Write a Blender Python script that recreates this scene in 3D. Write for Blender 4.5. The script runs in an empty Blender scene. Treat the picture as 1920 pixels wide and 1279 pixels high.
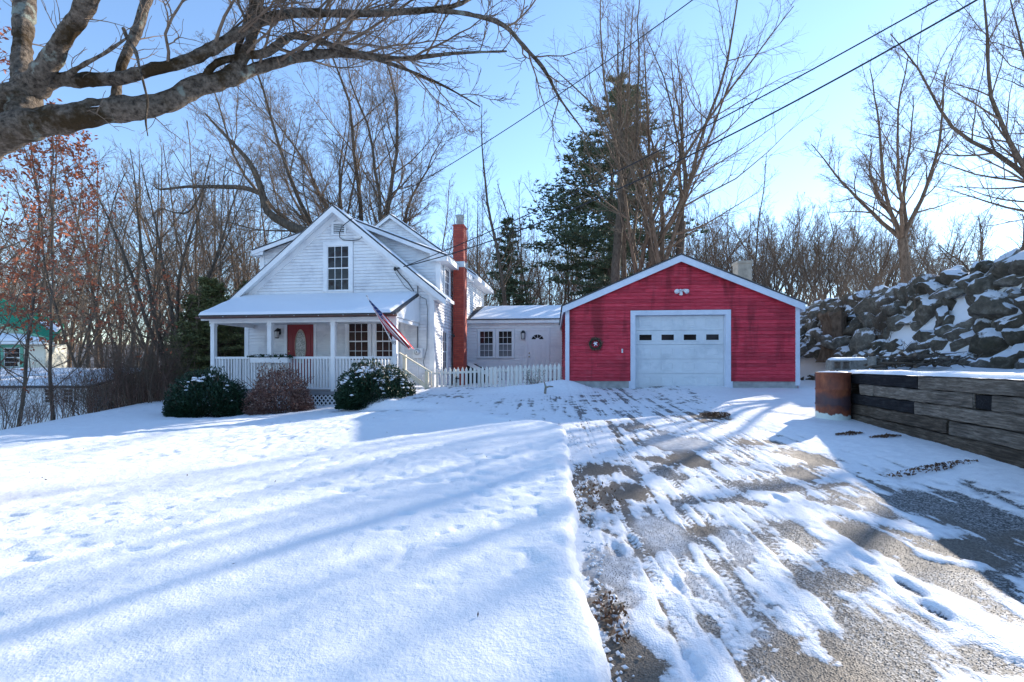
import bpy, math, random
import numpy as np
from math import sin, cos, pi, radians, sqrt, atan2, tan

# ------------------------------------------------------------------ camera, sky, sun
S = bpy.context.scene
C = S.collection
cam_d = bpy.data.cameras.new('camera'); cam = bpy.data.objects.new('camera', cam_d); C.objects.link(cam)
cam.location = (0, 0, 1.6); cam.rotation_euler = (radians(90), 0, 0)
cam_d.lens = 17.0; cam_d.sensor_width = 36.0; cam_d.shift_y = 0.0237
cam_d.clip_start = 0.05; cam_d.clip_end = 3000
S.camera = cam
SUN_AZ, SUN_EL = 47.5, 24.0
W = bpy.data.worlds.new('World'); S.world = W; W.use_nodes = True
wn = W.node_tree.nodes; wl = W.node_tree.links; wn.clear()
sky = wn.new('ShaderNodeTexSky'); sky.sky_type = 'NISHITA'; sky.sun_disc = False
sky.sun_elevation = radians(SUN_EL); sky.sun_rotation = radians(SUN_AZ)
sky.air_density = 1.0; sky.dust_density = 0.03; sky.ozone_density = 3.0; sky.altitude = 100
bg = wn.new('ShaderNodeBackground'); bg.inputs['Strength'].default_value = 0.15
out = wn.new('ShaderNodeOutputWorld')
wl.new(sky.outputs[0], bg.inputs[0]); wl.new(bg.outputs[0], out.inputs[0])
sd = bpy.data.lights.new('sun', 'SUN'); sd.energy = 4.0; sd.angle = radians(0.53); sd.color = (1.0, 0.91, 0.80)
so = bpy.data.objects.new('sun', sd); C.objects.link(so)
so.rotation_euler = (radians(90 - SUN_EL), 0, radians(180 - SUN_AZ)); so.location = (30, 30, 30)
S.view_settings.view_transform = 'Standard'; S.view_settings.look = 'None'
S.view_settings.exposure = 1.17; S.view_settings.gamma = 1.0; S.view_settings.use_curve_mapping = False
S.cycles.max_bounces = 6; S.cycles.diffuse_bounces = 4; S.cycles.transparent_max_bounces = 4

# ------------------------------------------------------------------ helpers
Z0 = {}
def tag(o, label=None, cat=None, group=None, kind=None):
    if label: o['label'] = label
    if cat: o['category'] = cat
    if group: o['group'] = group
    if kind: o['kind'] = kind
    return o
def empty(name, loc=(0, 0, 0), rz=0.0):
    o = bpy.data.objects.new(name, None); C.objects.link(o)
    o.location = loc; o.rotation_euler = (0, 0, rz); o.empty_display_size = .2
    return o
def link(name, mesh, parent=None, loc=None, rot=None):
    o = bpy.data.objects.new(name, mesh); C.objects.link(o)
    if parent is not None: o.parent = parent
    if loc is not None: o.location = loc
    if rot is not None: o.rotation_euler = rot
    return o
class MB:
    def __init__(s): s.v = []; s.f = []; s.m = []
    def poly(s, pts, mi=0):
        n = len(s.v); s.v += [tuple(p) for p in pts]; s.f.append(tuple(range(n, n + len(pts)))); s.m.append(mi)
    def box(s, x0, x1, y0, y1, z0, z1, mi=0):
        n = len(s.v)
        s.v += [(x0,y0,z0),(x1,y0,z0),(x1,y1,z0),(x0,y1,z0),(x0,y0,z1),(x1,y0,z1),(x1,y1,z1),(x0,y1,z1)]
        for q in ((0,3,2,1),(4,5,6,7),(0,1,5,4),(1,2,6,5),(2,3,7,6),(3,0,4,7)):
            s.f.append(tuple(n + i for i in q)); s.m.append(mi)
    def hexa(s, P, mi=0):      # P: 8 points, bottom ring then top ring
        n = len(s.v); s.v += [tuple(p) for p in P]
        for q in ((0,3,2,1),(4,5,6,7),(0,1,5,4),(1,2,6,5),(2,3,7,6),(3,0,4,7)):
            s.f.append(tuple(n + i for i in q)); s.m.append(mi)
    def obox(s, O, U, N, s0, s1, n0, n1, z0, z1, mi=0):   # box on a wall plane
        P = []
        for z in (z0, z1):
            for a, b in ((s0, n1), (s1, n1), (s1, n0), (s0, n0)):
                P.append((O[0] + U[0]*a + N[0]*b, O[1] + U[1]*a + N[1]*b, z))
        s.hexa(P, mi)
    def tube(s, pts, rad, sides=6, cap=True, mi=0):
        n0 = len(s.v); k = len(pts)
        if not hasattr(rad, '__len__'): rad = [rad] * k
        for i, p in enumerate(pts):
            a = pts[max(0, i-1)]; b = pts[min(k-1, i+1)]
            d = np.array(b, float) - np.array(a, float); d /= max(1e-9, np.linalg.norm(d))
            h = np.array((0, 0, 1.)) if abs(d[2]) < .9 else np.array((1., 0, 0))
            e1 = np.cross(d, h); e1 /= np.linalg.norm(e1); e2 = np.cross(d, e1)
            for j in range(sides):
                t = 2*pi*j/sides
                q = np.array(p) + rad[i]*(cos(t)*e1 + sin(t)*e2); s.v.append(tuple(q))
        for i in range(k-1):
            for j in range(sides):
                a = n0+i*sides+j; b = n0+i*sides+(j+1) % sides
                s.f.append((a, b, b+sides, a+sides)); s.m.append(mi)
        if cap:
            s.f.append(tuple(n0+j for j in range(sides))[::-1]); s.m.append(mi)
            s.f.append(tuple(n0+(k-1)*sides+j for j in range(sides))); s.m.append(mi)
    def lathe(s, c, prof, seg=24, mi=0):   # prof: list of (r,z)
        n0 = len(s.v)
        for r, z in prof:
            for j in range(seg):
                t = 2*pi*j/seg; s.v.append((c[0]+r*cos(t), c[1]+r*sin(t), c[2]+z))
        for i in range(len(prof)-1):
            for j in range(seg):
                a = n0+i*seg+j; b = n0+i*seg+(j+1) % seg
                s.f.append((a, b, b+seg, a+seg)); s.m.append(mi)
    def mesh(s, name, mats, dz=0.0, smooth=False):
        me = bpy.data.meshes.new(name)
        me.from_pydata([(x, y, z-dz) for x, y, z in s.v], [], s.f)
        if not isinstance(mats, (list, tuple)): mats = [mats]
        for m in mats: me.materials.append(m)
        if len(mats) > 1: me.polygons.foreach_set('material_index', s.m)
        if smooth: me.polygons.foreach_set('use_smooth', [True]*len(s.f))
        me.update(); return me
    def build(s, name, mats, parent=None, smooth=False):
        o = link(name, s.mesh(name, mats, Z0.get(parent.name if parent else None, 0.0), smooth), parent)
        if parent is not None and parent.name in Z0: Z0[o.name] = Z0[parent.name]
        return o
def np_mesh(name, V, F, mat, smooth=False):     # V (n,3), F (m,3|4)
    me = bpy.data.meshes.new(name)
    V = np.ascontiguousarray(V, np.float32); F = np.ascontiguousarray(F, np.int32)
    k = F.shape[1]
    me.vertices.add(len(V)); me.vertices.foreach_set('co', V.ravel())
    me.loops.add(F.size); me.loops.foreach_set('vertex_index', F.ravel())
    me.polygons.add(len(F)); me.polygons.foreach_set('loop_start', np.arange(0, F.size, k, dtype=np.int32))
    me.polygons.foreach_set('loop_total', np.full(len(F), k, np.int32))
    if smooth: me.polygons.foreach_set('use_smooth', np.ones(len(F), bool))
    for m in (mat if isinstance(mat, (list, tuple)) else [mat]): me.materials.append(m)
    me.update(calc_edges=True); return me
def grid_faces(nx, ny, keep=None):
    i, j = np.meshgrid(np.arange(nx-1), np.arange(ny-1))
    a = (j*nx+i).ravel(); F = np.stack([a, a+1, a+nx+1, a+nx], 1)
    return F if keep is None else F[keep.ravel()]
# value noise
_rs = np.random.RandomState(5); _T = _rs.rand(256, 256)
def vnoise(x, y):
    xi = np.floor(x).astype(int); yi = np.floor(y).astype(int); fx = x-xi; fy = y-yi
    fx = fx*fx*(3-2*fx); fy = fy*fy*(3-2*fy)
    g = lambda a, b: _T[a & 255, b & 255]
    return (g(xi, yi)*(1-fx)+g(xi+1, yi)*fx)*(1-fy)+(g(xi, yi+1)*(1-fx)+g(xi+1, yi+1)*fx)*fy
def fbm(x, y, o=4):
    s = 0; a = .5; t = 0
    for k in range(o):
        s = s+a*vnoise(x*2**k+17*k, y*2**k+31*k); t += a; a *= .5
    return s/t
def sst(x, a=0., b=1.):
    t = np.clip((x-a)/(b-a), 0, 1); return t*t*(3-2*t)

# ------------------------------------------------------------------ materials
def nt(name):
    m = bpy.data.materials.new(name); m.use_nodes = True
    n = m.node_tree.nodes; l = m.node_tree.links
    return m, n, l, n['Principled BSDF']
def noise_node(n, l, vec, scale, detail=3, rough=.55):
    t = n.new('ShaderNodeTexNoise'); t.inputs['Scale'].default_value = scale
    t.inputs['Detail'].default_value = detail; t.inputs['Roughness'].default_value = rough
    if vec is not None: l.new(vec, t.inputs['Vector'])
    return t.outputs['Fac']
def ramp(n, l, fac, stops):
    r = n.new('ShaderNodeValToRGB'); l.new(fac, r.inputs[0]); e = r.color_ramp.elements
    while len(e) < len(stops): e.new(.5)
    for i, (p, c) in enumerate(stops):
        e[i].position = p; e[i].color = (c[0], c[1], c[2], 1) if hasattr(c, '__len__') else (c, c, c, 1)
    return r.outputs[0]
def mixc(n, l, fac, a, b, mode='MIX'):
    m = n.new('ShaderNodeMix'); m.data_type = 'RGBA'; m.blend_type = mode
    for sock, v in ((m.inputs[0], fac), (m.inputs[6], a), (m.inputs[7], b)):
        if isinstance(v, bpy.types.NodeSocket): l.new(v, sock)
        elif hasattr(v, '__len__'): sock.default_value = (v[0], v[1], v[2], 1)
        else: sock.default_value = v
    return m.outputs[2]
def math_(n, l, op, a, b=0.0, c=None):
    m = n.new('ShaderNodeMath'); m.operation = op
    for s, v in zip(m.inputs, (a, b, c)):
        if v is None: continue
        if isinstance(v, bpy.types.NodeSocket): l.new(v, s)
        else: s.default_value = v
    return m.outputs[0]
def stretched(n, l, sc, kind='Object'):
    tc = n.new('ShaderNodeTexCoord'); mp = n.new('ShaderNodeMapping'); mp.inputs['Scale'].default_value = sc
    l.new(tc.outputs[kind], mp.inputs[0]); return mp.outputs[0]
def geo(n, o): 
    g = n.new('ShaderNodeNewGeometry'); return g.outputs[o]
def bump(n, l, b, h, strength=.4, dist=.01):
    k = n.new('ShaderNodeBump'); k.inputs['Strength'].default_value = strength; k.inputs['Distance'].default_value = dist
    l.new(h, k.inputs['Height']); l.new(k.outputs[0], b.inputs['Normal']); return k
def plain(name, col, rough=.6, metal=0.0, var=.12, scale=6, bstr=.0, bscale=40, stretch=(1, 1, 1), spec=.5, tint=0.0):
    m, n, l, b = nt(name)
    v = stretched(n, l, stretch)
    f = noise_node(n, l, v, scale, 4)
    c1 = [x*(1-var) for x in col]; c2 = [min(1, x*(1+var)) for x in col]
    c = ramp(n, l, f, [(.3, c1), (.7, c2)])
    if tint:
        oi = n.new('ShaderNodeObjectInfo')
        c = mixc(n, l, 1.0, c, ramp(n, l, oi.outputs['Random'], [(0, 1-tint), (1, 1+tint)]), 'MULTIPLY')
    l.new(c, b.inputs['Base Color']); b.inputs['Roughness'].default_value = rough; b.inputs['Metallic'].default_value = metal
    b.inputs['Specular IOR Level'].default_value = spec
    if bstr: bump(n, l, b, noise_node(n, l, v, bscale, 3), bstr, .01)
    return m
def snow_on(n, l, b, col, lo=.35, hi=.6, nscale=3.0, amp=.5):
    """snow lying on faces that look up"""
    nz = n.new('ShaderNodeSeparateXYZ'); l.new(geo(n, 'Normal'), nz.inputs[0])
    f = noise_node(n, l, geo(n, 'Position'), nscale, 4)
    h = math_(n, l, 'MULTIPLY_ADD', math_(n, l, 'SUBTRACT', f, .5), amp*2, nz.outputs[2])
    mr = n.new('ShaderNodeMapRange'); mr.inputs[1].default_value = lo; mr.inputs[2].default_value = hi; l.new(h, mr.inputs[0])
    c = mixc(n, l, mr.outputs[0], col, (.86, .88, .92))
    l.new(c, b.inputs['Base Color']); return mr.outputs[0]
M = {}
# snow
m, n, l, b = nt('snow'); P = geo(n, 'Position')
f1 = noise_node(n, l, P, 9, 5, .6); f2 = noise_node(n, l, P, 55, 3, .6)
l.new(ramp(n, l, noise_node(n, l, P, 1.3, 3), [(.3, (.86, .875, .90)), (.7, (.90, .91, .925))]), b.inputs['Base Color'])
b.inputs['Roughness'].default_value = .55; b.inputs['Specular IOR Level'].default_value = .25
h = math_(n, l, 'MULTIPLY_ADD', f2, .35, f1); bump(n, l, b, h, .55, .03)
M['snow'] = m
# smooth roof snow
m, n, l, b = nt('roof_snow'); P = geo(n, 'Position')
b.inputs['Base Color'].default_value = (.87, .885, .92, 1); b.inputs['Roughness'].default_value = .6
bump(n, l, b, noise_node(n, l, P, 14, 3), .25, .015)
M['roof_snow'] = m
# driveway: gravel, ice and snow chosen by the vertex attribute "cover"
m, n, l, b = nt('driveway_surface'); P = geo(n, 'Position')
at_ = n.new('ShaderNodeAttribute'); at_.attribute_name = 'cover'
at2 = n.new('ShaderNodeAttribute'); at2.attribute_name = 'brown'
fine = noise_node(n, l, P, 70, 3, .7); mid = noise_node(n, l, P, 14, 4, .6)
cv = math_(n, l, 'ADD', at_.outputs['Fac'], math_(n, l, 'ADD', math_(n, l, 'MULTIPLY', math_(n, l, 'SUBTRACT', fine, .5), .34), math_(n, l, 'MULTIPLY', math_(n, l, 'SUBTRACT', mid, .5), .22)))
mr = n.new('ShaderNodeMapRange'); mr.inputs[1].default_value = .43; mr.inputs[2].default_value = .66; l.new(cv, mr.inputs[0])
vo = n.new('ShaderNodeTexVoronoi'); vo.inputs['Scale'].default_value = 85; l.new(P, vo.inputs['Vector'])
gr = ramp(n, l, vo.outputs['Color'], [(.2, (.05, .048, .045)), (.5, (.15, .145, .14)), (.8, (.40, .39, .38))])
br = ramp(n, l, noise_node(n, l, P, 60, 4, .7), [(.3, (.07, .055, .04)), (.7, (.23, .185, .14))])
gc = mixc(n, l, at2.outputs['Fac'], gr, br)
ice = ramp(n, l, mid, [(.3, (.34, .34, .35)), (.7, (.6, .61, .63))])
at3 = n.new('ShaderNodeAttribute'); at3.attribute_name = 'ice'
gc = mixc(n, l, at3.outputs['Fac'], gc, ice)
sc_ = ramp(n, l, mid, [(.25, (.80, .80, .82)), (.6, (.88, .885, .90))])
l.new(mixc(n, l, ramp(n, l, mr.outputs[0], [(0, 0), (.22, .62), (.55, .85), (1, 1)]), gc, sc_), b.inputs['Base Color'])
b.inputs['Roughness'].default_value = .6; b.inputs['Specular IOR Level'].default_value = .3
hh = math_(n, l, 'ADD', math_(n, l, 'MULTIPLY', vo.outputs['Distance'], .4), math_(n, l, 'ADD', math_(n, l, 'MULTIPLY', mr.outputs[0], 1.0), math_(n, l, 'MULTIPLY', mid, .5)))
bump(n, l, b, hh, .6, .012); M['driveway'] = m

def paint(name, c_lo, c_hi, dirt, rough=.55, stretch=(.6, .6, 9), dscale=1.4, tint=.05, dlo=.48, dhi=.75, bstr=.15):
    m, n, l, b = nt(name)
    P = stretched(n, l, stretch, 'Object'); Q = stretched(n, l, (1, 1, 1), 'Object')
    c = ramp(n, l, noise_node(n, l, P, 3.0, 4, .6), [(.3, c_lo), (.7, c_hi)])
    d = noise_node(n, l, Q, dscale, 5, .65)
    c = mixc(n, l, ramp(n, l, d, [(dlo, 0), (dhi, 1)]), c, dirt)
    oi = n.new('ShaderNodeObjectInfo')
    c = mixc(n, l, 1.0, c, ramp(n, l, oi.outputs['Random'], [(0, 1-tint), (1, 1+tint)]), 'MULTIPLY')
    l.new(c, b.inputs['Base Color']); b.inputs['Roughness'].default_value = rough
    b.inputs['Specular IOR Level'].default_value = .3
    bump(n, l, b, noise_node(n, l, P, 22, 4), bstr, .006)
    return m
M['white_board'] = paint('white_clapboard_paint', (.78, .775, .78), (.86, .855, .85), (.56, .56, .59), tint=.035)
M['white_trim'] = paint('white_trim_paint', (.81, .81, .81), (.87, .865, .86), (.68, .68, .70), stretch=(1, 1, 1), tint=.02)
M['pink_board'] = paint('breezeway_vinyl', (.84, .81, .80), (.88, .85, .84), (.72, .68, .70), tint=.02)
M['cream'] = paint('cream_fence_paint', (.70, .68, .62), (.78, .76, .70), (.50, .47, .40), stretch=(1, 1, 1), tint=.07)
M['cream_wood'] = paint('raw_cream_lumber', (.72, .62, .44), (.80, .71, .54), (.6, .5, .36), stretch=(1, 1, 1), tint=.03)
M['garage_trim'] = paint('garage_trim_paint', (.66, .71, .80), (.72, .77, .85), (.55, .6, .68), stretch=(1, 1, 1), tint=.02)
M['garage_door'] = paint('garage_door_paint', (.68, .72, .74), (.74, .775, .79), (.52, .57, .60), stretch=(1, 1, 1), tint=.02, bstr=.05)
# red boards with weathered paint and dark vertical water stains
m, n, l, b = nt('red_board_paint')
P = stretched(n, l, (1.2, 1.2, 14)); Q = stretched(n, l, (1.0, 1.0, .22)); R_ = stretched(n, l, (1, 1, 1))
c = ramp(n, l, noise_node(n, l, P, 2.6, 5, .65), [(.25, (.42, .020, .034)), (.5, (.57, .038, .065)), (.75, (.68, .11, .14))])
st = ramp(n, l, noise_node(n, l, Q, 2.2, 4, .6), [(.49, 0), (.60, 1)])
fd = ramp(n, l, noise_node(n, l, R_, .5, 2), [(.35, .25), (.65, 1)])
c = mixc(n, l, math_(n, l, 'MULTIPLY', math_(n, l, 'MULTIPLY', st, fd), .85), c, (.15, .010, .014))
oi = n.new('ShaderNodeObjectInfo')
c = mixc(n, l, 1.0, c, ramp(n, l, oi.outputs['Random'], [(0, .80), (1, 1.18)]), 'MULTIPLY')
l.new(c, b.inputs['Base Color']); b.inputs['Roughness'].default_value = .6; b.inputs['Specular IOR Level'].default_value = .3
bump(n, l, b, noise_node(n, l, P, 12, 4), .35, .008); M['red_board'] = m
# bricks painted red
m, n, l, b = nt('red_painted_brick')
tc = n.new('ShaderNodeTexCoord'); sx = n.new('ShaderNodeSeparateXYZ'); l.new(tc.outputs['Object'], sx.inputs[0])
cb = n.new('ShaderNodeCombineXYZ'); l.new(math_(n, l, 'ADD', sx.outputs[0], sx.outputs[1]), cb.inputs[0]); l.new(sx.outputs[2], cb.inputs[1])
bt = n.new('ShaderNodeTexBrick'); l.new(cb.outputs[0], bt.inputs[0]); bt.inputs['Scale'].default_value = 1.0
bt.inputs['Brick Width'].default_value = .21; bt.inputs['Row Height'].default_value = .075; bt.inputs['Mortar Size'].default_value = .007
bt.inputs['Color1'].default_value = (.34, .042, .024, 1); bt.inputs['Color2'].default_value = (.47, .075, .04, 1); bt.inputs['Mortar'].default_value = (.20, .05, .04, 1)
l.new(mixc(n, l, ramp(n, l, noise_node(n, l, tc.outputs['Object'], 2.5, 5), [(.45, 0), (.8, .6)]), bt.outputs['Color'], (.28, .045, .035)), b.inputs['Base Color'])
b.inputs['Roughness'].default_value = .7; bump(n, l, b, math_(n, l, 'SUBTRACT', 1.0, bt.outputs['Fac']), .6, .006); M['chimney'] = m
M['glass'] = plain('window_glass', (.022, .02, .022), .04, var=.6, scale=2.2, spec=.25)
M['glass_warm'] = plain('porch_window_glass', (.040, .020, .018), .04, var=.7, scale=2.0, spec=.3)
M['screen'] = plain('grey_window_screen', (.15, .15, .16), .35, var=.3, scale=3, spec=.4)
M['red_door'] = plain('red_door_paint', (.24, .004, .008), .45, var=.08)
M['white_door'] = plain('white_door_paint', (.80, .76, .765), .45, var=.03)
M['black'] = plain('black_metal', (.02, .02, .02), .45)
M['brass'] = plain('brass', (.6, .42, .2), .3, metal=1)
M['metal'] = plain('galvanised_metal', (.52, .54, .56), .45, metal=.6)
M['brown_gutter'] = plain('brown_gutter_metal', (.085, .04, .03), .4, var=.4, scale=3)
M['shingle'] = plain('asphalt_shingle', (.075, .075, .08), .9, var=.4, scale=18, bstr=.5)
M['concrete'] = plain('concrete', (.36, .36, .345), .9, var=.25, scale=5, bstr=.3)
M['block'] = plain('cinder_block_grey', (.20, .195, .18), .95, var=.3, scale=20, bstr=.6)
M['brown_brick'] = plain('foundation_brick', (.13, .055, .035), .9, var=.4, scale=14, bstr=.4)
M['cable'] = plain('black_cable', (.015, .015, .017), .6)
M['wire_grey'] = plain('weathered_cable', (.16, .16, .17), .6)
M['leaded'] = plain('leaded_glass', (.30, .29, .25), .15, var=.75, scale=28, bstr=.8, bscale=30, spec=.9)
M['deck'] = plain('grey_deck_paint', (.25, .25, .26), .7)
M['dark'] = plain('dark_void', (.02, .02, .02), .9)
M['green_roof'] = plain('green_roof_metal', (.015, .30, .18), .4, var=.1)
M['green_trim'] = plain('green_trim_paint', (.10, .36, .25), .6)
M['cream_house'] = plain('cream_siding', (.74, .72, .60), .7, var=.04)
M['white_n'] = plain('plain_white_paint', (.8, .8, .8), .6, var=.04)
M['bulb'] = plain('frosted_glass', (.75, .74, .70), .25)
M['flag_red'] = plain('flag_red', (.50, .015, .03), .8, var=.05); M['flag_white'] = plain('flag_white', (.8, .79, .78), .8, var=.03)
M['flag_blue'] = plain('flag_blue', (.02, .035, .16), .8, var=.05)

def barkm(name, dark, light, sc=(1, 1, .35), s=9, bs=.7, moss=None, lichen=None, dist=.03, bscale=14):
    m, n, l, b = nt(name); P = stretched(n, l, sc)
    c = ramp(n, l, noise_node(n, l, P, s, 5, .65), [(.3, dark), (.7, light)])
    if lichen: c = mixc(n, l, ramp(n, l, noise_node(n, l, geo(n, 'Position'), 4.5, 4, .6), [(.585, 0), (.64, .8)]), c, lichen)
    if moss:
        c = mixc(n, l, ramp(n, l, noise_node(n, l, geo(n, 'Position'), 2.1, 5, .7), [(.52, 0), (.62, 1)]), c, moss)
    l.new(c, b.inputs['Base Color']); b.inputs['Roughness'].default_value = .9; b.inputs['Specular IOR Level'].default_value = .15
    bump(n, l, b, noise_node(n, l, P, bscale, 5, .7), bs, dist); return m
M['bark'] = barkm('grey_brown_bark', (.055, .042, .032), (.17, .135, .105))
M['bark_warm'] = barkm('warm_brown_bark', (.07, .045, .03), (.22, .155, .11))
M['twig'] = barkm('twig_bark', (.11, .078, .056), (.25, .185, .135), s=3, bs=.1)
M['twig_red'] = barkm('reddish_twig_bark', (.13, .075, .055), (.27, .17, .13), s=3, bs=.1)
M['bark_old'] = barkm('rough_old_bark', (.030, .022, .016), (.27, .215, .165), sc=(1, 1, 1), s=24, bs=1.0, moss=(.055, .035, .016), lichen=(.30, .33, .28), dist=.05, bscale=22)
M['bark_pale'] = barkm('pale_lichen_bark', (.15, .13, .10), (.42, .38, .31), sc=(1, 1, 1), s=9, bs=.6, lichen=(.42, .46, .38))
def leafm(name, stops, rough=.6, spec=.3):
    m, n, l, b = nt(name)
    l.new(ramp(n, l, noise_node(n, l, geo(n, 'Position'), 7, 3, .6), stops), b.inputs['Base Color'])
    b.inputs['Roughness'].default_value = rough; b.inputs['Specular IOR Level'].default_value = spec; return m
M['yew'] = leafm('dark_green_leaf', [(.3, (.010, .028, .016)), (.6, (.025, .06, .03)), (.8, (.06, .10, .045))], .45)
M['barberry'] = leafm('rust_purple_leaf', [(.3, (.08, .040, .034)), (.5, (.20, .105, .082)), (.7, (.48, .34, .27))])
M['rust_leaf'] = leafm('rust_leaf', [(.3, (.20, .05, .025)), (.55, (.40, .12, .055)), (.8, (.52, .22, .12))])
M['needle'] = leafm('pine_needle', [(.3, (.045, .07, .045)), (.55, (.10, .14, .08)), (.75, (.22, .25, .14))])
M['hemlock'] = leafm('hemlock_needle', [(.3, (.06, .075, .03)), (.55, (.15, .16, .06)), (.75, (.34, .32, .14))])
M['dead_leaf'] = leafm('dead_leaf', [(.3, (.06, .03, .018)), (.6, (.16, .085, .045)), (.8, (.28, .16, .09))])
# stones
m, n, l, b = nt('field_stone'); oi = n.new('ShaderNodeObjectInfo')
c = ramp(n, l, noise_node(n, l, geo(n, 'Position'), 7, 6, .7), [(.25, (.06, .054, .045)), (.5, (.155, .138, .11)), (.72, (.34, .325, .29))])
c = mixc(n, l, 1.0, c, ramp(n, l, oi.outputs['Random'], [(0, (.55, .5, .42)), (.4, (.8, .74, .66)), (1, (1.25, 1.25, 1.25))]), 'MULTIPLY')
c = mixc(n, l, ramp(n, l, noise_node(n, l, geo(n, 'Position'), 1.4, 4), [(.55, 0), (.7, .7)]), c, (.06, .055, .03))
snow_on(n, l, b, c, .50, .59, 3.4, .65); b.inputs['Roughness'].default_value = .85
bump(n, l, b, noise_node(n, l, geo(n, 'Position'), 14, 7, .75), 1.0, .06); M['stone'] = m
# timber
def timber(name, lo, mid_, hi):
    m, n, l, b = nt(name); P = stretched(n, l, (1.6, 20, 20)); Q = stretched(n, l, (1, 3, 3))
    oi = n.new('ShaderNodeObjectInfo')
    f = noise_node(n, l, P, 2.2, 6, .7)
    c = ramp(n, l, f, [(.28, lo), (.5, mid_), (.74, hi)])
    c = mixc(n, l, ramp(n, l, noise_node(n, l, Q, 1.3, 4), [(.5, 0), (.72, .75)]), c, lo)
    c = mixc(n, l, 1.0, c, ramp(n, l, oi.outputs['Random'], [(0, .8), (1, 1.2)]), 'MULTIPLY')
    l.new(c, b.inputs['Base Color']); b.inputs['Roughness'].default_value = .85; b.inputs['Specular IOR Level'].default_value = .2
    bump(n, l, b, noise_node(n, l, P, 6, 5, .7), 1.0, .02); return m
M['tie_grey'] = timber('weathered_grey_timber', (.035, .028, .023), (.19, .16, .13), (.45, .40, .345))
M['tie_black'] = timber('creosote_black_timber', (.008, .008, .01), (.018, .018, .021), (.07, .068, .07))
M['tie_brown'] = timber('brown_black_timber', (.025, .02, .016), (.10, .078, .058), (.26, .215, .17))
# rusty barrel: bands of rust, a dark scorched area and a pale bottom are its own paint and wear
m, n, l, b = nt('rusty_barrel'); tc = n.new('ShaderNodeTexCoord'); sx = n.new('ShaderNodeSeparateXYZ'); l.new(tc.outputs['Object'], sx.inputs[0])
c = ramp(n, l, noise_node(n, l, stretched(n, l, (2, 2, 1)), 3, 6, .7), [(.3, (.07, .022, .016)), (.5, (.20, .055, .025)), (.72, (.34, .11, .045))])
zz = math_(n, l, 'ADD', sx.outputs[2], math_(n, l, 'MULTIPLY', math_(n, l, 'SUBTRACT', noise_node(n, l, tc.outputs['Object'], 4.5, 5, .6), .5), .35))
dk = ramp(n, l, zz, [(.20, 0), (.27, 1), (.42, 1), (.50, 0)])
c = mixc(n, l, math_(n, l, 'MULTIPLY', dk, .75), c, (.035, .035, .05))
wh = ramp(n, l, zz, [(.11, 1), (.13, 0)])
c = mixc(n, l, wh, c, (.62, .70, .66))
l.new(c, b.inputs['Base Color']); b.inputs['Roughness'].default_value = .6
bump(n, l, b, noise_node(n, l, tc.outputs['Object'], 25, 4), .3, .01); M['barrel'] = m
m, n, l, b = nt('wooded_hill'); l.new(ramp(n, l, noise_node(n, l, stretched(n, l, (1, 1, .3)), .12, 6, .8), [(.3, (.08, .075, .075)), (.7, (.22, .20, .19))]), b.inputs['Base Color']); b.inputs['Roughness'].default_value = 1; M['hill'] = m
m, n, l, b = nt('leaf_strewn_ground'); P = geo(n, 'Position')
fl = ramp(n, l, noise_node(n, l, P, .6, 6, .75), [(.42, 0), (.52, 1)])
l.new(mixc(n, l, fl, ramp(n, l, noise_node(n, l, P, 12, 4), [(.3, (.12, .07, .045)), (.7, (.30, .19, .13))]), (.85, .87, .9)), b.inputs['Base Color'])
b.inputs['Roughness'].default_value = .9; bump(n, l, b, noise_node(n, l, P, 5, 5), .5, .08); M['woods_floor'] = m
# ------------------------------------------------------------------ ground
def foot(Y): return 10.0 + (Y-10)*.13          # line of the foot of the stone bank
def timber_x(Y): return 6.13 + (Y-8.8)*.249
def zdrive(Y):
    Y = np.asarray(Y, float)
    return np.where(Y < 13.6, .0625*Y, .85+.06*sst(Y, 13.6, 15.2))
def zground(X, Y):
    X = np.asarray(X, float); Y = np.asarray(Y, float)
    zd = zdrive(Y)
    zl = .02*np.clip(Y, -20, 18)
    t = sst(X, -7.5, 1.0)
    z = zl+(zd+.075-zl)*t
    z = z+.05*(fbm(X*.35+9, Y*.35, 3)-.5)*sst(Y, 3, 8)
    # soft swell of the lawn before the fence path
    z = z+.10*np.exp(-(((X+.6)/2.2)**2+((Y-9.6)/.8)**2))
    # snow heap beside the garage corner
    z = z+.30*np.exp(-(((X-1.5)/.75)**2+((Y-13.9)/.6)**2))+.16*np.exp(-(((X-.2)/.9)**2+((Y-13.7)/.5)**2))
    # ground falls away to the left and behind
    z = z-1.6*sst(-X-.25*(Y-8), 9.5, 18)-1.4*sst(Y, 17.5, 30)*sst(-X, 2, 12)
    # right side bank
    xt = timber_x(Y); bt = .55+.02*(Y-4.9)+.035*np.clip(Y-8.8, 0, 8)
    x0 = 4.2+.12*np.clip(Y-8, 0, 9)
    bnk = sst(X, x0, np.maximum(xt, x0+1.2))
    z = np.where(X > 2.5, z*(1-bnk)+np.maximum(bt, zd+.02)*bnk, z)
    X0 = 5.9+np.clip(Y-8.9, 0, 9)*.58
    rr = sst(X, X0, X0+1.3)*sst(Y, 8.75, 9.6)
    ter = 1.56+.055*np.clip(Y-10, -1, 14)
    z = z*(1-rr)+ter*rr
    # behind the garage the land is higher
    z = z+1.2*sst(Y, 22, 30)*sst(X, 2, 8)*(1-rr)
    F = foot(Y)
    up = sst(X, F+.0, F+1.5)*sst(Y, 8.6, 9.0) if True else 0
    z = z*(1-up)+4.0*up
    z = z+1.0*sst(X, 14, 40)*sst(Y, 0, 20)
    return z
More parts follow.
